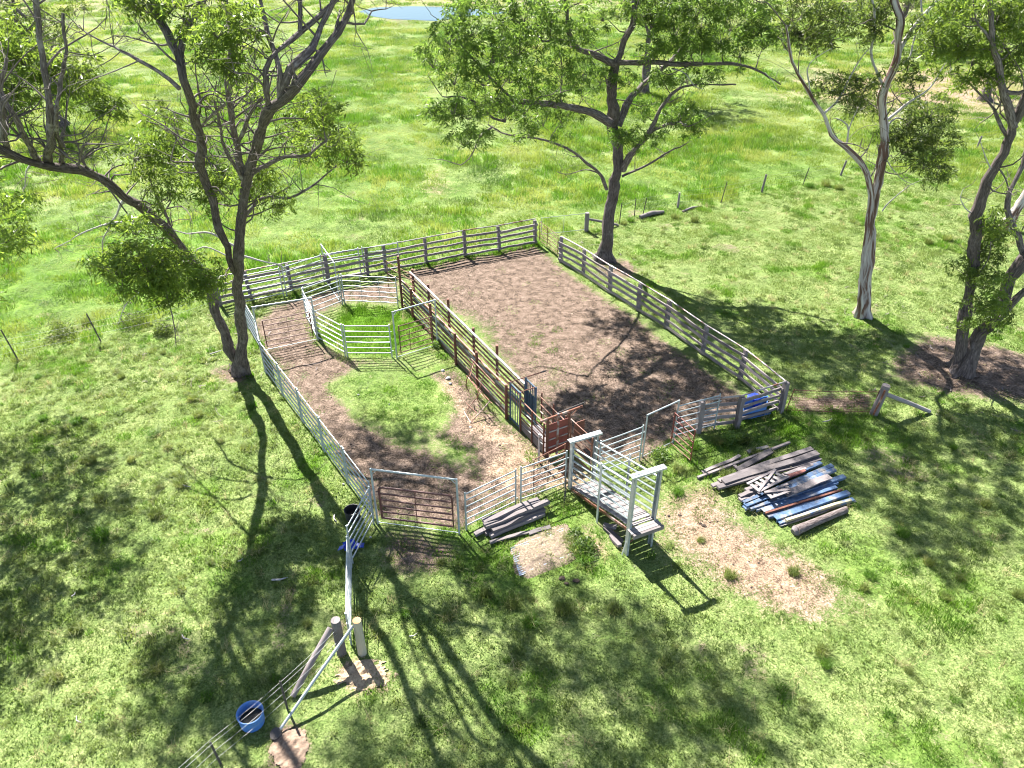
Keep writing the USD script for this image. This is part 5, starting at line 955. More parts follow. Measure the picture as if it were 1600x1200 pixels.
 'middle': {'limbs': [['stem', [[5.09, 39.68, -0.12, 0.34], [5.09, 39.68, 0.38, 0.313], [5.15, 39.68, 2.07, 0.294], [5.3, 39.68, 3.86, 0.276], [5.38, 39.68, 4.52, 0.26], [5.36, 39.68, 5.76, 0.244], [5.01, 39.38, 8.24, 0.229], [4.86, 39.18, 9.44, 0.214], [4.93, 38.98, 10.47, 0.2]]], ['limb', [[4.87, 38.98, 10.38, 0.17], [4.03, 38.68, 10.78, 0.145], [3.08, 38.18, 11.19, 0.127], [2.58, 37.68, 11.87, 0.11], [2.4, 37.18, 12.71, 0.095], [2.17, 36.68, 13.93, 0.08]]], ['limb', [[4.93, 38.98, 10.47, 0.17], [5.22, 38.98, 11.37, 0.14], [5.53, 39.08, 12.01, 0.118], [5.61, 39.28, 13.08, 0.099], [5.64, 39.68, 14.33, 0.08]]], ['limb', [[4.93, 38.98, 10.44, 0.16], [6.03, 38.88, 10.46, 0.134], [7.08, 38.68, 10.5, 0.115], [8.12, 38.68, 10.39, 0.098], [9.01, 38.68, 10.42, 0.082], [10.27, 38.68, 10.47, 0.067], [11.45, 38.68, 10.22, 0.053], [12.18, 38.68, 9.87, 0.039], [12.79, 38.68, 9.52, 0.025]]], ['limb', [[5.34, 39.68, 7.29, 0.22], [5.58, 39.98, 7.9, 0.19], [5.9, 40.28, 8.38, 0.169], [6.49, 40.58, 8.99, 0.149], [7.19, 40.88, 9.5, 0.131], [8.14, 41.28, 10.2, 0.113], [8.87, 41.68, 11.32, 0.096], [9.35, 42.08, 12.98, 0.08]]], ['limb', [[5.71, 39.68, 5.06, 0.2], [6, 39.38, 5.89, 0.164], [6.4, 39.18, 6.54, 0.138], [6.88, 38.88, 7.42, 0.114], [7.18, 38.68, 8.43, 0.091], [7.89, 38.58, 9.34, 0.07], [9.12, 38.58, 9.52, 0.05], [10.63, 38.58, 9.55, 0.03]]], ['limb', [[6.73, 38.98, 7.14, 0.11], [7.39, 38.78, 7.51, 0.089], [7.96, 38.58, 7.75, 0.074], [8.48, 38.48, 7.69, 0.06]]], ['limb', [[5.74, 39.68, 4.72, 0.08], [6.72, 39.28, 5.36, 0.06], [7.73, 38.98, 6.12, 0.046], [8.34, 38.68, 6.57, 0.032], [8.72, 38.68, 6.79, 0.02]]], ['limb', [[4.57, 36.41, 8.33, 0.2], [3.96, 36.41, 8.65, 0.176], [3.38, 36.27, 8.91, 0.158], [2.73, 36, 9.18, 0.143], [2.14, 35.73, 9.31, 0.128], [1.26, 35.05, 9.62, 0.114], [0.27, 34.38, 9.84, 0.1]]], ['limb', [[4.98, 39.68, 4, 0.1], [4.63, 39.38, 4.83, 0.087], [4.12, 38.88, 5.43, 0.077], [3.32, 38.18, 6.21, 0.068], [2.65, 37.48, 6.84, 0.06], [1.49, 36.38, 7.6, 0.052], [0.55, 35.38, 8.02, 0.044], [-0.28, 34.68, 8.34, 0.037], [-1.05, 34.18, 8.9, 0.03]]], ['limb', [[4.43, 39.18, 5.06, 0.05], [3.74, 38.88, 5.33, 0.034], [2.92, 38.68, 5.17, 0.023], [2.25, 38.38, 5.4, 0.012]]], ['limb', [[-0.83, 34.28, 8.79, 0.05], [-1.4, 34.18, 8.35, 0.038], [-1.75, 34.08, 7.68, 0.03], [-2.23, 33.88, 7.2, 0.022], [-2.82, 33.88, 7.4, 0.015], [-3.69, 33.68, 7.61, 0.008]]], ['limb', [[-0.27, 33.88, 9.12, 0.06], [-0.82, 33.78, 9.28, 0.048], [-1.48, 33.68, 9.96, 0.038], [-2.27, 33.68, 10.22, 0.03], [-2.94, 33.68, 10.22, 0.022], [-3.43, 33.68, 10.99, 0.015]]], ['limb', [[2.84, 38.08, 11.26, 0.08], [1.99, 37.18, 11.83, 0.064], [1.4, 36.68, 11.79, 0.051], [0.82, 35.88, 12.44, 0.04], [0, 35.18, 12.93, 0.03]]], ['limb', [[0.08, 33.68, 9.96, 0.06], [-0.66, 33.68, 10.73, 0.047], [-1.44, 33.68, 11.49, 0.037], [-2.06, 33.68, 12.22, 0.028], [-2.55, 33.68, 12.93, 0.02]]], ['limb', [[4.93, 39.28, 8.85, 0.05], [4.39, 38.68, 9.87, 0.04], [3.86, 38.28, 10.53, 0.032], [3.51, 37.88, 10.89, 0.025]]], ['dead_limb', [[7.53, 38.68, 10.24, 0.04], [8.1, 38.38, 10.08, 0.028], [8.58, 38.18, 9.55, 0.018], [9.05, 38.18, 9.41, 0.01]]], ['dead_limb', [[11.93, 38.68, 10.07, 0.02], [12.34, 38.48, 9.69, 0.013], [12.66, 38.48, 9.28, 0.008]]]],
 'clumps': [[-1.93, 34.18, 13.26, 1.01], [-0.77, 34.18, 13.35, 0.96], [0.49, 34.81, 13.16, 0.98], [-2.45, 32.93, 12.59, 0.83], [-3.21, 33.43, 11.6, 0.74], [-1.95, 33.68, 11.91, 0.95], [-0.77, 33.18, 11.92, 1.04], [0.29, 33.78, 12.08, 1.06], [1.02, 35.51, 11.94, 0.78], [-2.38, 33.68, 10.89, 0.8], [-1.18, 33.43, 10.95, 0.9], [-0.1, 34.18, 10.88, 0.92], [0.82, 34.73, 10.36, 0.99], [1.73, 36.35, 9.57, 0.75], [0.51, 34.31, 9.57, 1.04], [1.39, 35.43, 8.76, 0.96], [2.32, 36.56, 8.45, 0.76], [-0.3, 33.18, 9.57, 0.79], [-3.13, 32.43, 9.77, 0.47], [-2.37, 32.93, 9.93, 0.79], [-1.82, 33.43, 9.51, 0.69], [-1.93, 31.43, 9, 0.66], [-1.4, 32.68, 8.92, 0.53], [0.63, 34.45, 8.41, 0.55], [2.25, 36.81, 10.9, 0.87], [1.63, 35.85, 12.35, 0.84], [2.27, 36.81, 10.19, 0.87], [3.17, 36.07, 10.55, 0.86], [4.22, 38.81, 9.73, 0.74], [2.76, 37.01, 11.66, 0.7], [1.61, 35.85, 13.19, 0.73], [3.16, 37.07, 12.24, 0.58], [5.68, 39.33, 9.51, 0.56], [6.51, 39.33, 8.03, 0.57], [5.95, 38.83, 7, 0.63], [7.17, 39.08, 7.05, 0.51], [8.21, 38.83, 7.94, 0.76], [9.09, 39.33, 7.33, 0.58], [7.14, 39.08, 9.56, 0.63], [4.19, 39.2, 12.49, 0.98], [6.31, 39.33, 12.47, 0.99], [7.52, 38.83, 11.84, 1.11], [8.31, 38.83, 12.55, 1.11], [8.44, 39.08, 11.07, 0.94], [-1.55, 33.93, 12.68, 0.85], [-0.39, 33.93, 12.59, 0.85], [-1.22, 33.93, 9.97, 0.65], [5.32, 38.58, 7.08, 0.5], [6.6, 39.33, 12.17, 1.18], [7.6, 39.08, 11.8, 1.18], [8.83, 39.33, 12.17, 1.19], [8.87, 38.83, 11.12, 1.06], [10.18, 39.33, 12.06, 1.2], [11.26, 39.08, 11.9, 1.14], [10.75, 39.08, 10.96, 1.02], [11.89, 39.33, 11.23, 0.96], [6.71, 39.08, 10.75, 0.81], [9.78, 39.08, 11.38, 1.01], [7.22, 39.33, 9.51, 0.63], [8.43, 39.08, 9.67, 0.69], [9.58, 39.08, 9.67, 0.57], [8.44, 39.08, 7.75, 0.77], [9, 38.83, 7.59, 0.45], [7.31, 38.83, 11.12, 0.74], [10.88, 39.83, 12.6, 1.16], [9.29, 38.83, 12.85, 0.99], [-4.34, 34.49, 14.76, 1.25], [-0.22, 38.97, 15, 1.24], [1.92, 37.91, 14.81, 1.34], [-2.31, 42.94, 14.29, 1.21], [-1.36, 43.57, 15.11, 1.34], [1.67, 44.2, 13.99, 1.25], [2.76, 42.35, 14.5, 1.34], [2.87, 45.25, 14.79, 1.07], [3.96, 41.6, 14.66, 0.96], [4.52, 38.6, 14.94, 1.16], [5.5, 39.99, 15.28, 1.24], [4.48, 32.33, 15.19, 1.19], [5.68, 33.47, 15.22, 1.01], [6.08, 28.73, 15.52, 0.9], [5.69, 30.68, 16.29, 1.33], [5.8, 32.1, 16.06, 1.28], [6.88, 34.3, 16.08, 1.19], [8.31, 31.64, 16.57, 1.33], [7.99, 33.1, 15.72, 1.25], [8.44, 34.31, 15.31, 1.04], [7.81, 35.49, 15.52, 1.33], [10.5, 31.62, 15.27, 1.13], [10.73, 33.09, 15.01, 0.96], [4.76, 36.02, 15.54, 1.06], [5.95, 37.81, 14.5, 0.98], [6.3, 34.62, 14.87, 0.93], [6.56, 36.79, 15.41, 1.11], [7.37, 38.1, 14.82, 1.22], [9.11, 38.27, 15.08, 1.29], [9.5, 39.74, 15.26, 1.35], [11.65, 38.73, 14.44, 1.1], [11.68, 40.96, 14.22, 1.28], [12.22, 40.24, 15.05, 1.29], [14.26, 40.27, 15.28, 1.21], [1.46, 34.34, 16.34, 1.25], [2.3, 32.24, 15.99, 0.91], [-0.12, 34.84, 16.28, 1.33], [1.18, 35.52, 15.89, 1.13], [3.04, 35.09, 15.25, 1.29], [4.75, 34.11, 14.94, 0.95]],
 'nin': 66},
 'gum': {'limbs': [['stem', [[17.13, 33.34, -0, 0.27], [17, 33.34, 0.77, 0.251], [16.8, 33.34, 1.9, 0.237], [16.5, 33.34, 3.92, 0.224], [16.19, 33.34, 5.64, 0.212], [15.99, 33.34, 7.8, 0.201], [15.71, 33.34, 9.34, 0.19], [15.4, 33.34, 10.02, 0.179], [15.32, 33.34, 10.59, 0.169], [15.41, 33.34, 11.7, 0.159], [15.19, 33.34, 13.06, 0.149], [14.81, 33.34, 13.9, 0.139], [14.58, 33.34, 15, 0.13]]], ['stem', [[16.95, 33.3, 0.16, 0.2], [16.68, 33.26, 1.33, 0.179], [16.38, 33.18, 2.87, 0.163], [16.03, 32.98, 4.84, 0.149], [15.77, 32.98, 6.19, 0.136], [15.24, 32.88, 7.22, 0.123], [14.69, 32.78, 7.87, 0.111], [14.03, 32.68, 8.42, 0.099], [13.28, 32.58, 8.95, 0.088], [12.65, 32.48, 9.86, 0.077], [11.95, 32.38, 10.64, 0.066], [11.28, 32.28, 11.4, 0.056], [10.84, 32.28, 12.2, 0.045], [10.45, 32.28, 13.16, 0.035]]], ['limb', [[15.51, 33.38, 11.79, 0.11], [15.67, 33.48, 12.37, 0.093], [15.89, 33.58, 12.83, 0.081], [16.31, 33.68, 13.35, 0.07], [16.81, 33.78, 13.84, 0.06], [17.11, 33.88, 14.72, 0.05]]], ['limb', [[15.83, 33.38, 9.36, 0.06], [16.4, 33.18, 10.09, 0.045], [16.98, 33.08, 10.65, 0.034], [17.27, 33.08, 11.32, 0.024], [17.43, 33.08, 11.73, 0.015]]], ['limb', [[14.03, 32.68, 8.42, 0.04], [13.93, 32.58, 9.14, 0.032], [13.64, 32.58, 9.48, 0.026], [13.26, 32.58, 9.61, 0.02]]], ['limb', [[13.93, 32.58, 9.14, 0.035], [14.02, 32.58, 9.73, 0.024], [14.15, 32.58, 10.24, 0.015]]], ['limb', [[12.71, 32.48, 9.81, 0.05], [13.13, 32.48, 10.24, 0.042], [13.33, 32.58, 10.74, 0.036], [13.49, 32.68, 11.11, 0.03], [13.8, 32.68, 11.81, 0.025], [14.05, 32.68, 12.29, 0.02]]], ['limb', [[11.95, 32.38, 10.64, 0.035], [11.66, 32.38, 11.52, 0.025], [11.89, 32.38, 11.99, 0.018], [12.43, 32.38, 12.34, 0.012]]], ['limb', [[16.01, 33.38, 7.9, 0.03], [16.66, 33.48, 7.16, 0.022], [17.31, 33.68, 6.66, 0.016], [18.06, 33.88, 6.3, 0.01]]], ['limb', [[16.65, 33.38, 5.29, 0.03], [16.97, 33.38, 5.89, 0.022], [17.57, 33.48, 6.44, 0.016], [18.17, 33.68, 6.6, 0.01]]], ['limb', [[15.8, 33.38, 8.99, 0.05], [16.29, 33.68, 9.3, 0.038], [17.02, 33.98, 9.09, 0.028], [17.76, 34.18, 8.76, 0.02]]], ['limb', [[15.32, 33.38, 10.55, 0.07], [14.79, 33.28, 11.32, 0.057], [14.35, 33.18, 12.07, 0.047], [14.22, 33.08, 13.03, 0.038], [13.68, 32.98, 14.17, 0.03]]], ['limb', [[15.63, 33.38, 11.55, 0.05], [16.05, 33.48, 11.77, 0.043], [16.14, 33.58, 12.47, 0.039], [16.17, 33.68, 13.4, 0.034], [15.74, 33.68, 14.53, 0.03]]]],
 'clumps': [[17.84, 34.17, 8.69, 1.16], [17, 33.97, 9.16, 0.84], [18.28, 33.55, 8.05, 0.98], [17.71, 32.92, 7.63, 0.96], [16.93, 33.55, 8.05, 0.72], [18.74, 33.55, 6.89, 0.74], [17.5, 33.34, 9.63, 0.83], [16.55, 33.55, 8.67, 0.54], [17.49, 33.55, 8.26, 0.97], [15.81, 33.34, 8.43, 0.35], [11.02, 33.34, 13.39, 0.82], [11.75, 33.55, 12.92, 0.78], [12.07, 33.13, 13.42, 0.82], [12.26, 33.55, 12.3, 0.61], [12.86, 33.76, 12.53, 0.62], [12.85, 32.92, 13.37, 0.77], [11.19, 33.34, 12.52, 0.44], [12.92, 32.72, 10.74, 0.67], [13.66, 32.72, 10.46, 0.67], [14.09, 32.51, 10.79, 0.67], [14.79, 34.38, 9.55, 0.53], [15.29, 34.17, 9.71, 0.53], [13.82, 33.76, 13.33, 0.79], [14.3, 33.34, 13.04, 0.57], [14.04, 33.13, 12.64, 0.45], [16.24, 33.13, 10.92, 0.41], [16.63, 33.55, 11.85, 0.64], [16.33, 33.13, 12.91, 0.69], [16.08, 33.34, 11.43, 0.46], [14.68, 33.55, 13.7, 0.57], [7.48, 30.38, 16.44, 1.07]],
 'nin': 30},
 'right': {'limbs': [['stem', [[19.43, 28.32, -0, 0.27], [19.09, 28.32, 1.3, 0.248], [18.85, 28.32, 2.54, 0.231], [18.71, 28.32, 3.29, 0.217], [18.05, 28.12, 5.53, 0.203], [17.52, 27.92, 7.27, 0.19], [17.4, 27.72, 8.39, 0.177], [17.42, 27.62, 9.22, 0.165], [17.43, 27.42, 10.8, 0.153], [17.53, 27.32, 11.58, 0.141], [17.65, 27.32, 12.41, 0.13]]], ['stem', [[19.48, 28.32, -0.07, 0.36], [19.52, 28.32, 0.82, 0.326], [19.82, 28.42, 1.93, 0.301], [20.14, 28.52, 3.1, 0.279], [20.34, 28.62, 4.16, 0.258], [20.62, 28.72, 5.11, 0.238], [21.06, 28.92, 6.79, 0.219], [21.14, 29.12, 8.76, 0.2]]], ['limb', [[20.07, 28.42, 2.24, 0.2], [20.28, 28.32, 2.78, 0.167], [20.43, 28.12, 3.55, 0.143], [20.68, 28.02, 4.12, 0.121], [21.33, 27.82, 5.12, 0.1]]], ['limb', [[17.43, 27.42, 10.69, 0.15], [16.7, 27.32, 11.79, 0.128], [16.13, 27.22, 12.63, 0.112], [15.59, 27.12, 13.5, 0.097], [15.16, 27.12, 14.39, 0.083], [14.88, 27.12, 15.48, 0.07]]], ['limb', [[17.43, 27.52, 10.32, 0.07], [16.9, 27.72, 11.04, 0.054], [16.37, 27.82, 11.56, 0.041], [15.75, 27.92, 12.04, 0.03], [15.36, 28.02, 12.25, 0.02]]], ['limb', [[16.55, 27.32, 11.95, 0.08], [16.98, 27.12, 11.9, 0.063], [17.23, 26.92, 12.09, 0.05]]], ['limb', [[15.59, 27.12, 13.5, 0.05], [15.15, 27.12, 13.83, 0.038], [14.81, 27.12, 14.2, 0.028], [14.53, 27.12, 14.76, 0.02]]], ['limb', [[17.42, 27.62, 9.22, 0.04], [17.74, 27.42, 8.98, 0.028], [18.16, 27.32, 8.18, 0.018], [18.28, 27.32, 7.44, 0.01]]], ['dead_limb', [[17.46, 27.92, 7.32, 0.03], [16.89, 27.72, 7.66, 0.021], [16.44, 27.52, 8.15, 0.014], [16.46, 27.52, 8.47, 0.008]]], ['dead_limb', [[17.37, 27.62, 9.03, 0.03], [16.73, 27.42, 9.79, 0.017], [16.4, 27.32, 10.23, 0.008]]], ['limb', [[20.67, 28.72, 4.97, 0.14], [20.1, 28.92, 5.99, 0.123], [19.47, 29.12, 6.98, 0.111], [19.45, 29.32, 7.68, 0.1], [19.6, 29.52, 8.38, 0.09], [19.69, 29.72, 9.31, 0.08]]], ['limb', [[18.53, 28.12, 3.55, 0.03], [18.41, 27.82, 4.84, 0.023], [18.37, 27.62, 5.76, 0.017], [18.22, 27.62, 6.55, 0.012]]]],
 'clumps': [[15.04, 27.62, 14.27, 0.83], [15.92, 27.8, 14.24, 0.85], [16.74, 27.99, 13.99, 0.86], [14.12, 27.25, 14.18, 0.67], [14.12, 27.8, 13.73, 0.58], [14.75, 27.62, 13.47, 0.68], [15.62, 27.99, 13.55, 0.8], [16.25, 27.62, 13.47, 0.8], [13.89, 27.44, 13.43, 0.43], [14.6, 27.44, 12.91, 0.58], [15.42, 27.62, 12.87, 0.69], [16.87, 27.62, 12.87, 0.71], [16.78, 27.44, 13.5, 0.8], [15.4, 27.8, 12.22, 0.45], [15.95, 27.62, 12.49, 0.5], [16.6, 27.8, 12.3, 0.46], [14.15, 27.62, 13.1, 0.44], [18.15, 27.62, 7.1, 0.59], [18.5, 28.35, 6.1, 0.67], [18.5, 27.62, 6.61, 0.54], [18.45, 27.99, 5.45, 0.61], [18.63, 27.62, 4.91, 0.55], [14.13, 27.8, 14.45, 0.58], [16.91, 27.62, 14.27, 0.81], [17.77, 27.8, 12.45, 0.72], [18.33, 27.25, 4.71, 0.66], [18.16, 26.89, 3.85, 0.66], [17.73, 27.8, 5.06, 0.44], [19.14, 27.44, 3.98, 0.62], [19.83, 27.62, 3.12, 0.4], [19.77, 28.35, 2.37, 0.47], [18.18, 27.25, 2.88, 0.34]],
 'nin': 32}}
def smooth_path(P, per=.35, jit=0.0, q=None):
    P = np.asarray(P, float)
    if len(P) == 2: P = np.vstack([P[0], (P[0] + P[1]) / 2, P[1]])
    E = np.vstack([2 * P[0] - P[1], P, 2 * P[-1] - P[-2]]); out = []
    for k in range(1, len(E) - 2):
        a, b, c, d = E[k - 1:k + 3]; n = max(2, int(np.linalg.norm((c - b)[:3]) / per))
        for s in np.linspace(0, 1, n, endpoint=False):
            out.append(.5 * ((2 * b) + (c - a) * s + (2 * a - 5 * b + 4 * c - d) * s ** 2 + (3 * b - a - 3 * c + d) * s ** 3))
    out.append(P[-1]); out = np.array(out); out[:, 3] = np.maximum(out[:, 3], .004)
    if jit and q is not None and len(out) > 3:
        w = q.normal(size=(len(out), 3)); w = (w + np.roll(w, 1, 0) + np.roll(w, -1, 0)) / 3; w[0] = 0; w[-1] *= .5
        out[:, :3] += w * jit
    return out
def leaf_cards(centres, q, length, width, hang):
    n = len(centres)
    d = q.normal(size=(n, 3)); d[:, 2] = d[:, 2] * .6 - hang; d /= np.linalg.norm(d, axis=1, keepdims=True)
    w = np.cross(d, q.normal(size=(n, 3))); w /= np.linalg.norm(w, axis=1, keepdims=True) + 1e-9
    L = (length * (.5 + 1.0 * q.random(n)))[:, None]; W = (width * (.7 + .6 * q.random(n)))[:, None]
    V = np.stack([centres, centres + d * L * .45 + w * W / 2, centres + d * L, centres + d * L * .45 - w * W / 2], 1)
    o = np.arange(n)[:, None] * 4
    return V.reshape(-1, 3), np.stack([o + [0, 1, 2], o + [0, 2, 3]], 1).reshape(-1, 3)
def tree(name, label, limbs, clumps, leaf_mat, barks, seed, leaf=(.19, .045), density=1.0, per_tuft=66, nin=None, group=None, twigginess=1.0):
    q = np.random.default_rng(seed); base = np.array(limbs[0][1][0][:3])
    t = thing(name, label, 'tree', xy(base), group)
    nodes = []; trunk_g = None; tw = []
    for k, (kind, P) in enumerate(limbs):
        S = smooth_path(P, .3 if P[0][3] > .1 else .22, P[-1][3] * .45 + .02, q); S[:, 3] *= 1 + .10 * np.convolve(q.normal(size=len(S)), [.5, .8, .5], 'same')
        if kind == 'stem' and S[0, 2] < .4:
            S[:, 3] *= 1 + .75 * np.exp(-np.maximum(S[:, 2], 0) / .35); S[0, 2] -= .15
        g = tube(S[:, :3], S[:, 3], 14 if P[0][3] > .15 else 8, seed=seed * 7 + k, rough=.13 if P[0][3] > .15 else .08)
        if kind == 'stem' and S[0, 2] < .4:                  # root flare in ridges
            dx = g[0][:, :2] - S[0, :2]; an = np.arctan2(dx[:, 1], dx[:, 0]); fl = .42 * np.exp(-np.maximum(g[0][:, 2], 0) / .3) * (np.sin(4 * an + seed) + .6 * np.sin(7 * an + 2 * seed))
            g[0][:, :2] += dx * np.where(g[0][:, 2] < 1.6, fl, 0)[:, None] * .6
        part(t, {'stem': 'trunk', 'limb': 'limb', 'dead_limb': 'dead_limb'}[kind], g, barks[{'stem': 0, 'limb': 1, 'dead_limb': 2}[kind]])
        if kind != 'dead_limb': nodes.append(S)
        if kind != 'dead_limb':                              # crooked bare side branches
            Lk = len(S); nb = int(Lk / 5 * twigginess)
            for _ in range(nb):
                i0 = q.integers(int(Lk * (.45 if kind == 'stem' else .2)), Lk); s = S[i0]
                if s[2] < 3 or s[3] < .012: continue
                dirn = unit(q.normal(size=3) * [1, 1, .5] + [0, 0, .55]); ll = q.uniform(.7, 3.0); r0 = min(s[3] * .4, .035)
                pts = [[*s[:3], r0]]
                for m in range(4):
                    dirn = unit(dirn + q.normal(size=3) * .35 + [0, 0, .1]); pts.append([*(np.array(pts[-1][:3]) + dirn * ll / 4), r0 * (1 - .22 * (m + 1))])
                Sb = smooth_path(pts, .25); tw.append(tube(Sb[:, :3], Sb[:, 3], 5, caps=False))
                for m in range(2):
                    e = np.array(pts[2 + m][:3]); tw.append(tube([e, e + unit(q.normal(size=3) + [0, 0, .3]) * .35, e + unit(dirn + q.normal(size=3) * .6) * .8], [r0 * .4, r0 * .3, .004], 4, caps=False))
        if kind == 'dead_limb' or P[-1][3] < .07:           # side twigs
            for _ in range(int((4 if kind == 'dead_limb' else 3) * twigginess)):
                s = S[q.integers(len(S) // 3, len(S))]; d = unit(q.normal(size=3) + [0, 0, .2]); l = q.uniform(.25, .8)
                tw.append(tube([s[:3], s[:3] + d * l * .5, s[:3] + d * l + q.normal(size=3) * .1], [.012, .009, .004], 4, caps=False))
    nodes = np.vstack(nodes); C = np.array(clumps); cen = []; nin = nin if nin is not None else len(C)
    order = np.argsort([np.linalg.norm(nodes[:, :3] - c[:3], axis=1).min() for c in C])
    for idx in order:
        c = C[idx]; r = c[3]; inside = idx < nin
        dv = c[:3] - nodes[:, :3]; dist = np.linalg.norm(dv, axis=1) + np.maximum(0, nodes[:, 2] - c[2] + .2) * 1.2 + np.maximum(0, .03 - nodes[:, 3]) * 25
        s = nodes[dist.argmin()]; span = np.linalg.norm(c[:3] - s[:3])
        if span > .25:
            r0 = min(s[3] * .75, .018 + .012 * span); mid = (s[:3] + c[:3]) / 2 + np.array([0, 0, -.1 * span]) + q.normal(size=3) * .08 * span
            S = smooth_path([[*s[:3], r0], [*(s[:3] * .7 + c[:3] * .3 + q.normal(size=3) * .05 * span + [0, 0, -.05 * span]), r0 * .85], [*mid, r0 * .7], [*c[:3], r0 * .4]], .25, .02, q)
            tw.append(tube(S[:, :3], S[:, 3], 6, caps=False)); nodes = np.vstack([nodes, S])
        r = r * 1.15; nt = int((4 + 6.6 * r ** 1.9) * density * (1 if inside else 1.3)) + 1     # leafy sprays: dome shaped tufts with gaps between them
        d = q.normal(size=(nt * 4, 3)); d[:, 2] = np.where(q.random(nt * 4) < .75, np.abs(d[:, 2]), d[:, 2]); d /= np.linalg.norm(d, axis=1, keepdims=True)
        cand = c[:3] + d * (r * (.3 + .75 * q.random(nt * 4) ** .7))[:, None] * np.array([1, 1, .85])
        tc = [cand[0]]
        for p in cand[1:]:
            if len(tc) < nt and np.linalg.norm(np.array(tc) - p, axis=1).min() > .34: tc.append(p)
        tc = np.array(tc); nt = len(tc)
        for p in tc:
            if q.random() < .8: tw.append(tube([c[:3] - [0, 0, r * .25], (c[:3] + p) / 2 + [0, 0, -.06], p], [.014, .009, .004], 4, caps=False))
        tr = (.17 + .19 * q.random(nt))[:, None]
        a_ = q.random((nt, per_tuft)) * 2 * np.pi; rr_ = tr * np.sqrt(q.random((nt, per_tuft))) * (1 + .35 * np.sin(a_ * 3 + q.random((nt, 1)) * 6))
        hz = tr * .75 * (1 - (rr_ / tr / 1.2) ** 2) - .3 * tr + q.normal(size=rr_.shape) * .05 - np.where(q.random(rr_.shape) < .16, q.random(rr_.shape) * .3, 0)
        tl = q.normal(size=(nt, 1, 2)) * .35
        ox, oy = rr_ * np.cos(a_), rr_ * np.sin(a_)
        off = np.stack([ox, oy, hz + ox * tl[..., 0] + oy * tl[..., 1]], -1)
        cen.append((tc[:, None] + off).reshape(-1, 3))
    part(t, 'twigs', cat(tw), 'twig', kind='stuff')
    cen = np.vstack(cen); v, f = leaf_cards(cen, q, leaf[0], leaf[1], .75)
    part(t, 'crown', (v, f, None, None), leaf_mat)
    return t, len(f)
D_ = TREES
_, n1_ = tree('eucalyptus_tree', 'big dark barked forked tree left of the yards with bare twisting limbs', D_['left']['limbs'], D_['left']['clumps'], 'leaves_olive', ('bark', 'limb_bark', 'dead_wood'), 3, nin=D_['left']['nin'], twigginess=2.6, density=1.1)
_, n2_ = tree('eucalyptus_tree', 'tall straight tree with a wide leafy crown behind the right fence of the dirt yard', D_['middle']['limbs'], D_['middle']['clumps'], 'leaves_green', ('bark', 'limb_bark', 'dead_wood'), 4, nin=D_['middle']['nin'], leaf=(.21, .05), density=1.0)
_, n3_ = tree('eucalyptus_tree', 'slender pale gum tree with peeling twin trunk on the lawn right of the yards', D_['gum']['limbs'], D_['gum']['clumps'], 'leaves_dusky', ('gum_bark', 'grey_limb', 'dead_wood'), 5, nin=D_['gum']['nin'], density=1.15)
_, n4_ = tree('eucalyptus_tree', 'dark two stemmed tree on bare brown soil at the right edge', D_['right']['limbs'], D_['right']['clumps'], 'leaves_olive', ('bark', 'limb_bark', 'dead_wood'), 6, nin=D_['right']['nin'], density=1.1)
print('leaf triangles', n1_, n2_, n3_, n4_)
def far_tree(u, v, label, hgt, rad, seed, leaf_mat, bark='bark', n=26, zlow=.4, lean=(0, 0), r0=.4, dens=.8):
    q = np.random.default_rng(seed); b = ground(u, v); top = b + np.array([lean[0], lean[1], hgt])
    fork = b + (top - b) * .42
    limbs = [['stem', [[*b, r0], [*(b + (fork - b) * .5 + q.normal(size=3) * .15), r0 * .8], [*fork, r0 * .65], [*(fork + (top - fork) * .5 + q.normal(size=3) * .4), r0 * .35], [*top, r0 * .12]]]]
    for k in range(6):
        s = fork + (top - fork) * q.uniform(-.15, .5); a = k * 1.05 + q.random(); e = s + np.array([math.cos(a), math.sin(a), q.uniform(.5, 1.1)]) * rad * .75
        limbs.append(['limb', [[*s, r0 * .35], [*((s + e) / 2 + q.normal(size=3) * .25), r0 * .22], [*e, r0 * .08]]])
    cl = []
    for _ in range(n):
        d = unit(q.normal(size=3)) * (q.random() ** .4); cl.append([*(b + np.array([lean[0] * .8, lean[1] * .8, hgt * (1 + zlow) / 2]) + d * np.array([rad, rad, hgt * (1 - zlow) / 2 + .3])), q.uniform(.8, 1.35)])
    tree('eucalyptus_tree', label, limbs, cl, leaf_mat, (bark, 'limb_bark', 'dead_wood'), seed, leaf=(.26, .075), density=dens, per_tuft=30, twigginess=.5)
far_tree(1006, 147, 'far paddock tree whose trunk shows behind the right crown of the middle tree', 12, 4.5, 21, 'leaves_dusky', zlow=.5)
far_tree(1538, 157, 'far paddock tree behind the pair of trees at the right edge', 11.5, 4.2, 22, 'leaves_dusky', zlow=.45)
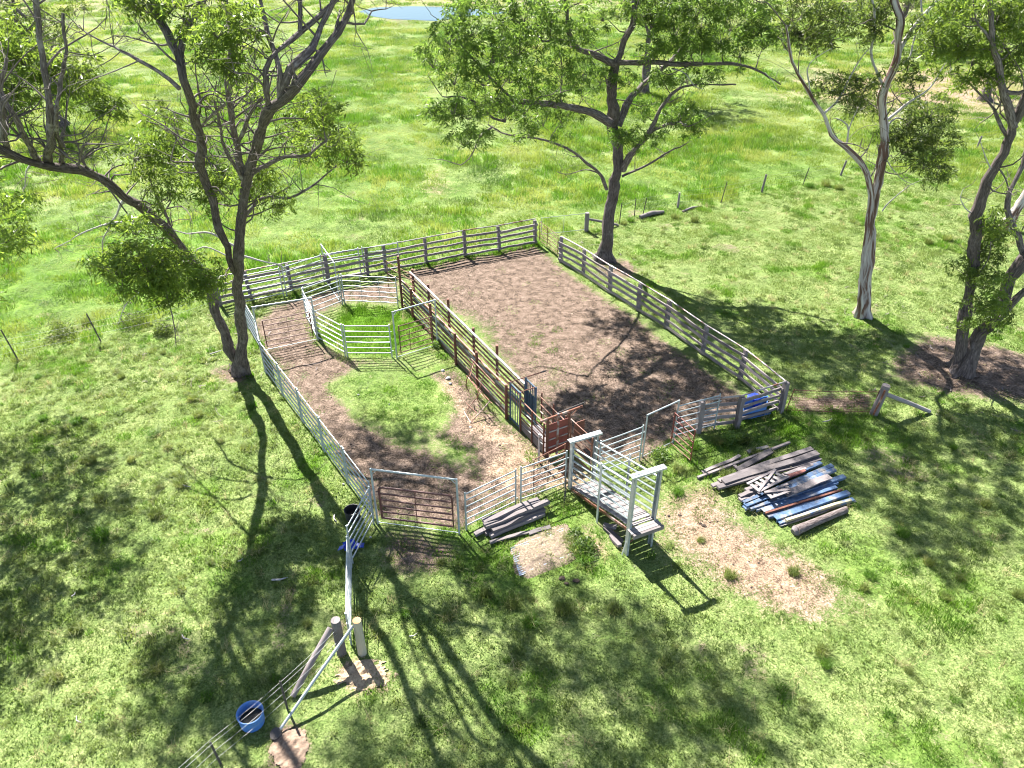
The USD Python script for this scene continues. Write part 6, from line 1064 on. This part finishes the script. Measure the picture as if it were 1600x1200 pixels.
far_tree(95, 196, 'grey twiggy tree standing in long grass behind the left forked tree', 12, 4.0, 23, 'leaves_dusky', n=34, zlow=.3, dens=.5, r0=.42)
far_tree(1568, 358, 'pale leaning tree partly hidden behind the two stemmed tree', 11, 2.6, 24, 'leaves_olive', bark='gum_bark', n=14, zlow=.6, lean=(2.2, .6), r0=.3)
far_tree(1400, 70, 'distant paddock tree high up behind the pale gum', 12, 4.5, 25, 'leaves_dusky', zlow=.3)
far_tree(560, -60, 'distant tree shading the meadow far beyond the left tree', 10, 4.5, 26, 'leaves_dusky', zlow=.3) if False else None

# ------------------------------------------------------------------ leafy weeds
def weed(u, v, r, h, label, seed, mat='leaves_green', n=420):
    q = np.random.default_rng(seed); p = ground(u, v); t = thing('leafy_weed', label, 'weed', p)
    d = q.normal(size=(n, 3)); d /= np.linalg.norm(d, axis=1, keepdims=True); d[:, 2] = np.abs(d[:, 2])
    c = p + d * np.array([r, r, h]) * (q.random((n, 1)) ** .45)
    v_, f_ = leaf_cards(c, q, .09, .05, -.1); part(t, 'foliage', (v_, f_, None, None), mat)
    part(t, 'stem', cat([tube([p, (p + x) / 2 + UPV * .03, x], [.01, .007, .003], 4, caps=False) for x in c[:16]]), 'tussock_blades')
weed(914, 858, .42, .45, 'bushy green weed between the straw and the loading ramp', 1, n=900)
weed(899, 838, .3, .28, 'low green weed at the straw corner nearest the ramp', 2)
weed(1138, 692, .35, .6, 'leafy weed growing against the short timber fence', 3, n=500)
weed(1160, 690, .3, .4, 'low leafy weed at the foot of the middle post of the short timber fence', 4)
weed(1032, 715, .45, .4, 'green weed in the open gateway by the swung red gate', 5, n=600)
weed(803, 818, .2, .3, 'small weed growing up in front of the stacked sleepers', 6)
weed(684, 540, .3, .3, 'weed at the foot of the race beside the thin brown gate', 7)
for n, (u, v, r, h) in enumerate([(95, 525, .9, .7), (210, 505, .8, .55), (255, 520, .5, .5)]):
    weed(u, v, r, h, ['dark bushy scrub between the two steel pickets of the left wire fence', 'dark low scrub beside the second steel picket of the left fence', 'dark scrub under the low hanging branch of the left tree'][n], 30 + n, 'leaves_dusky', 900)
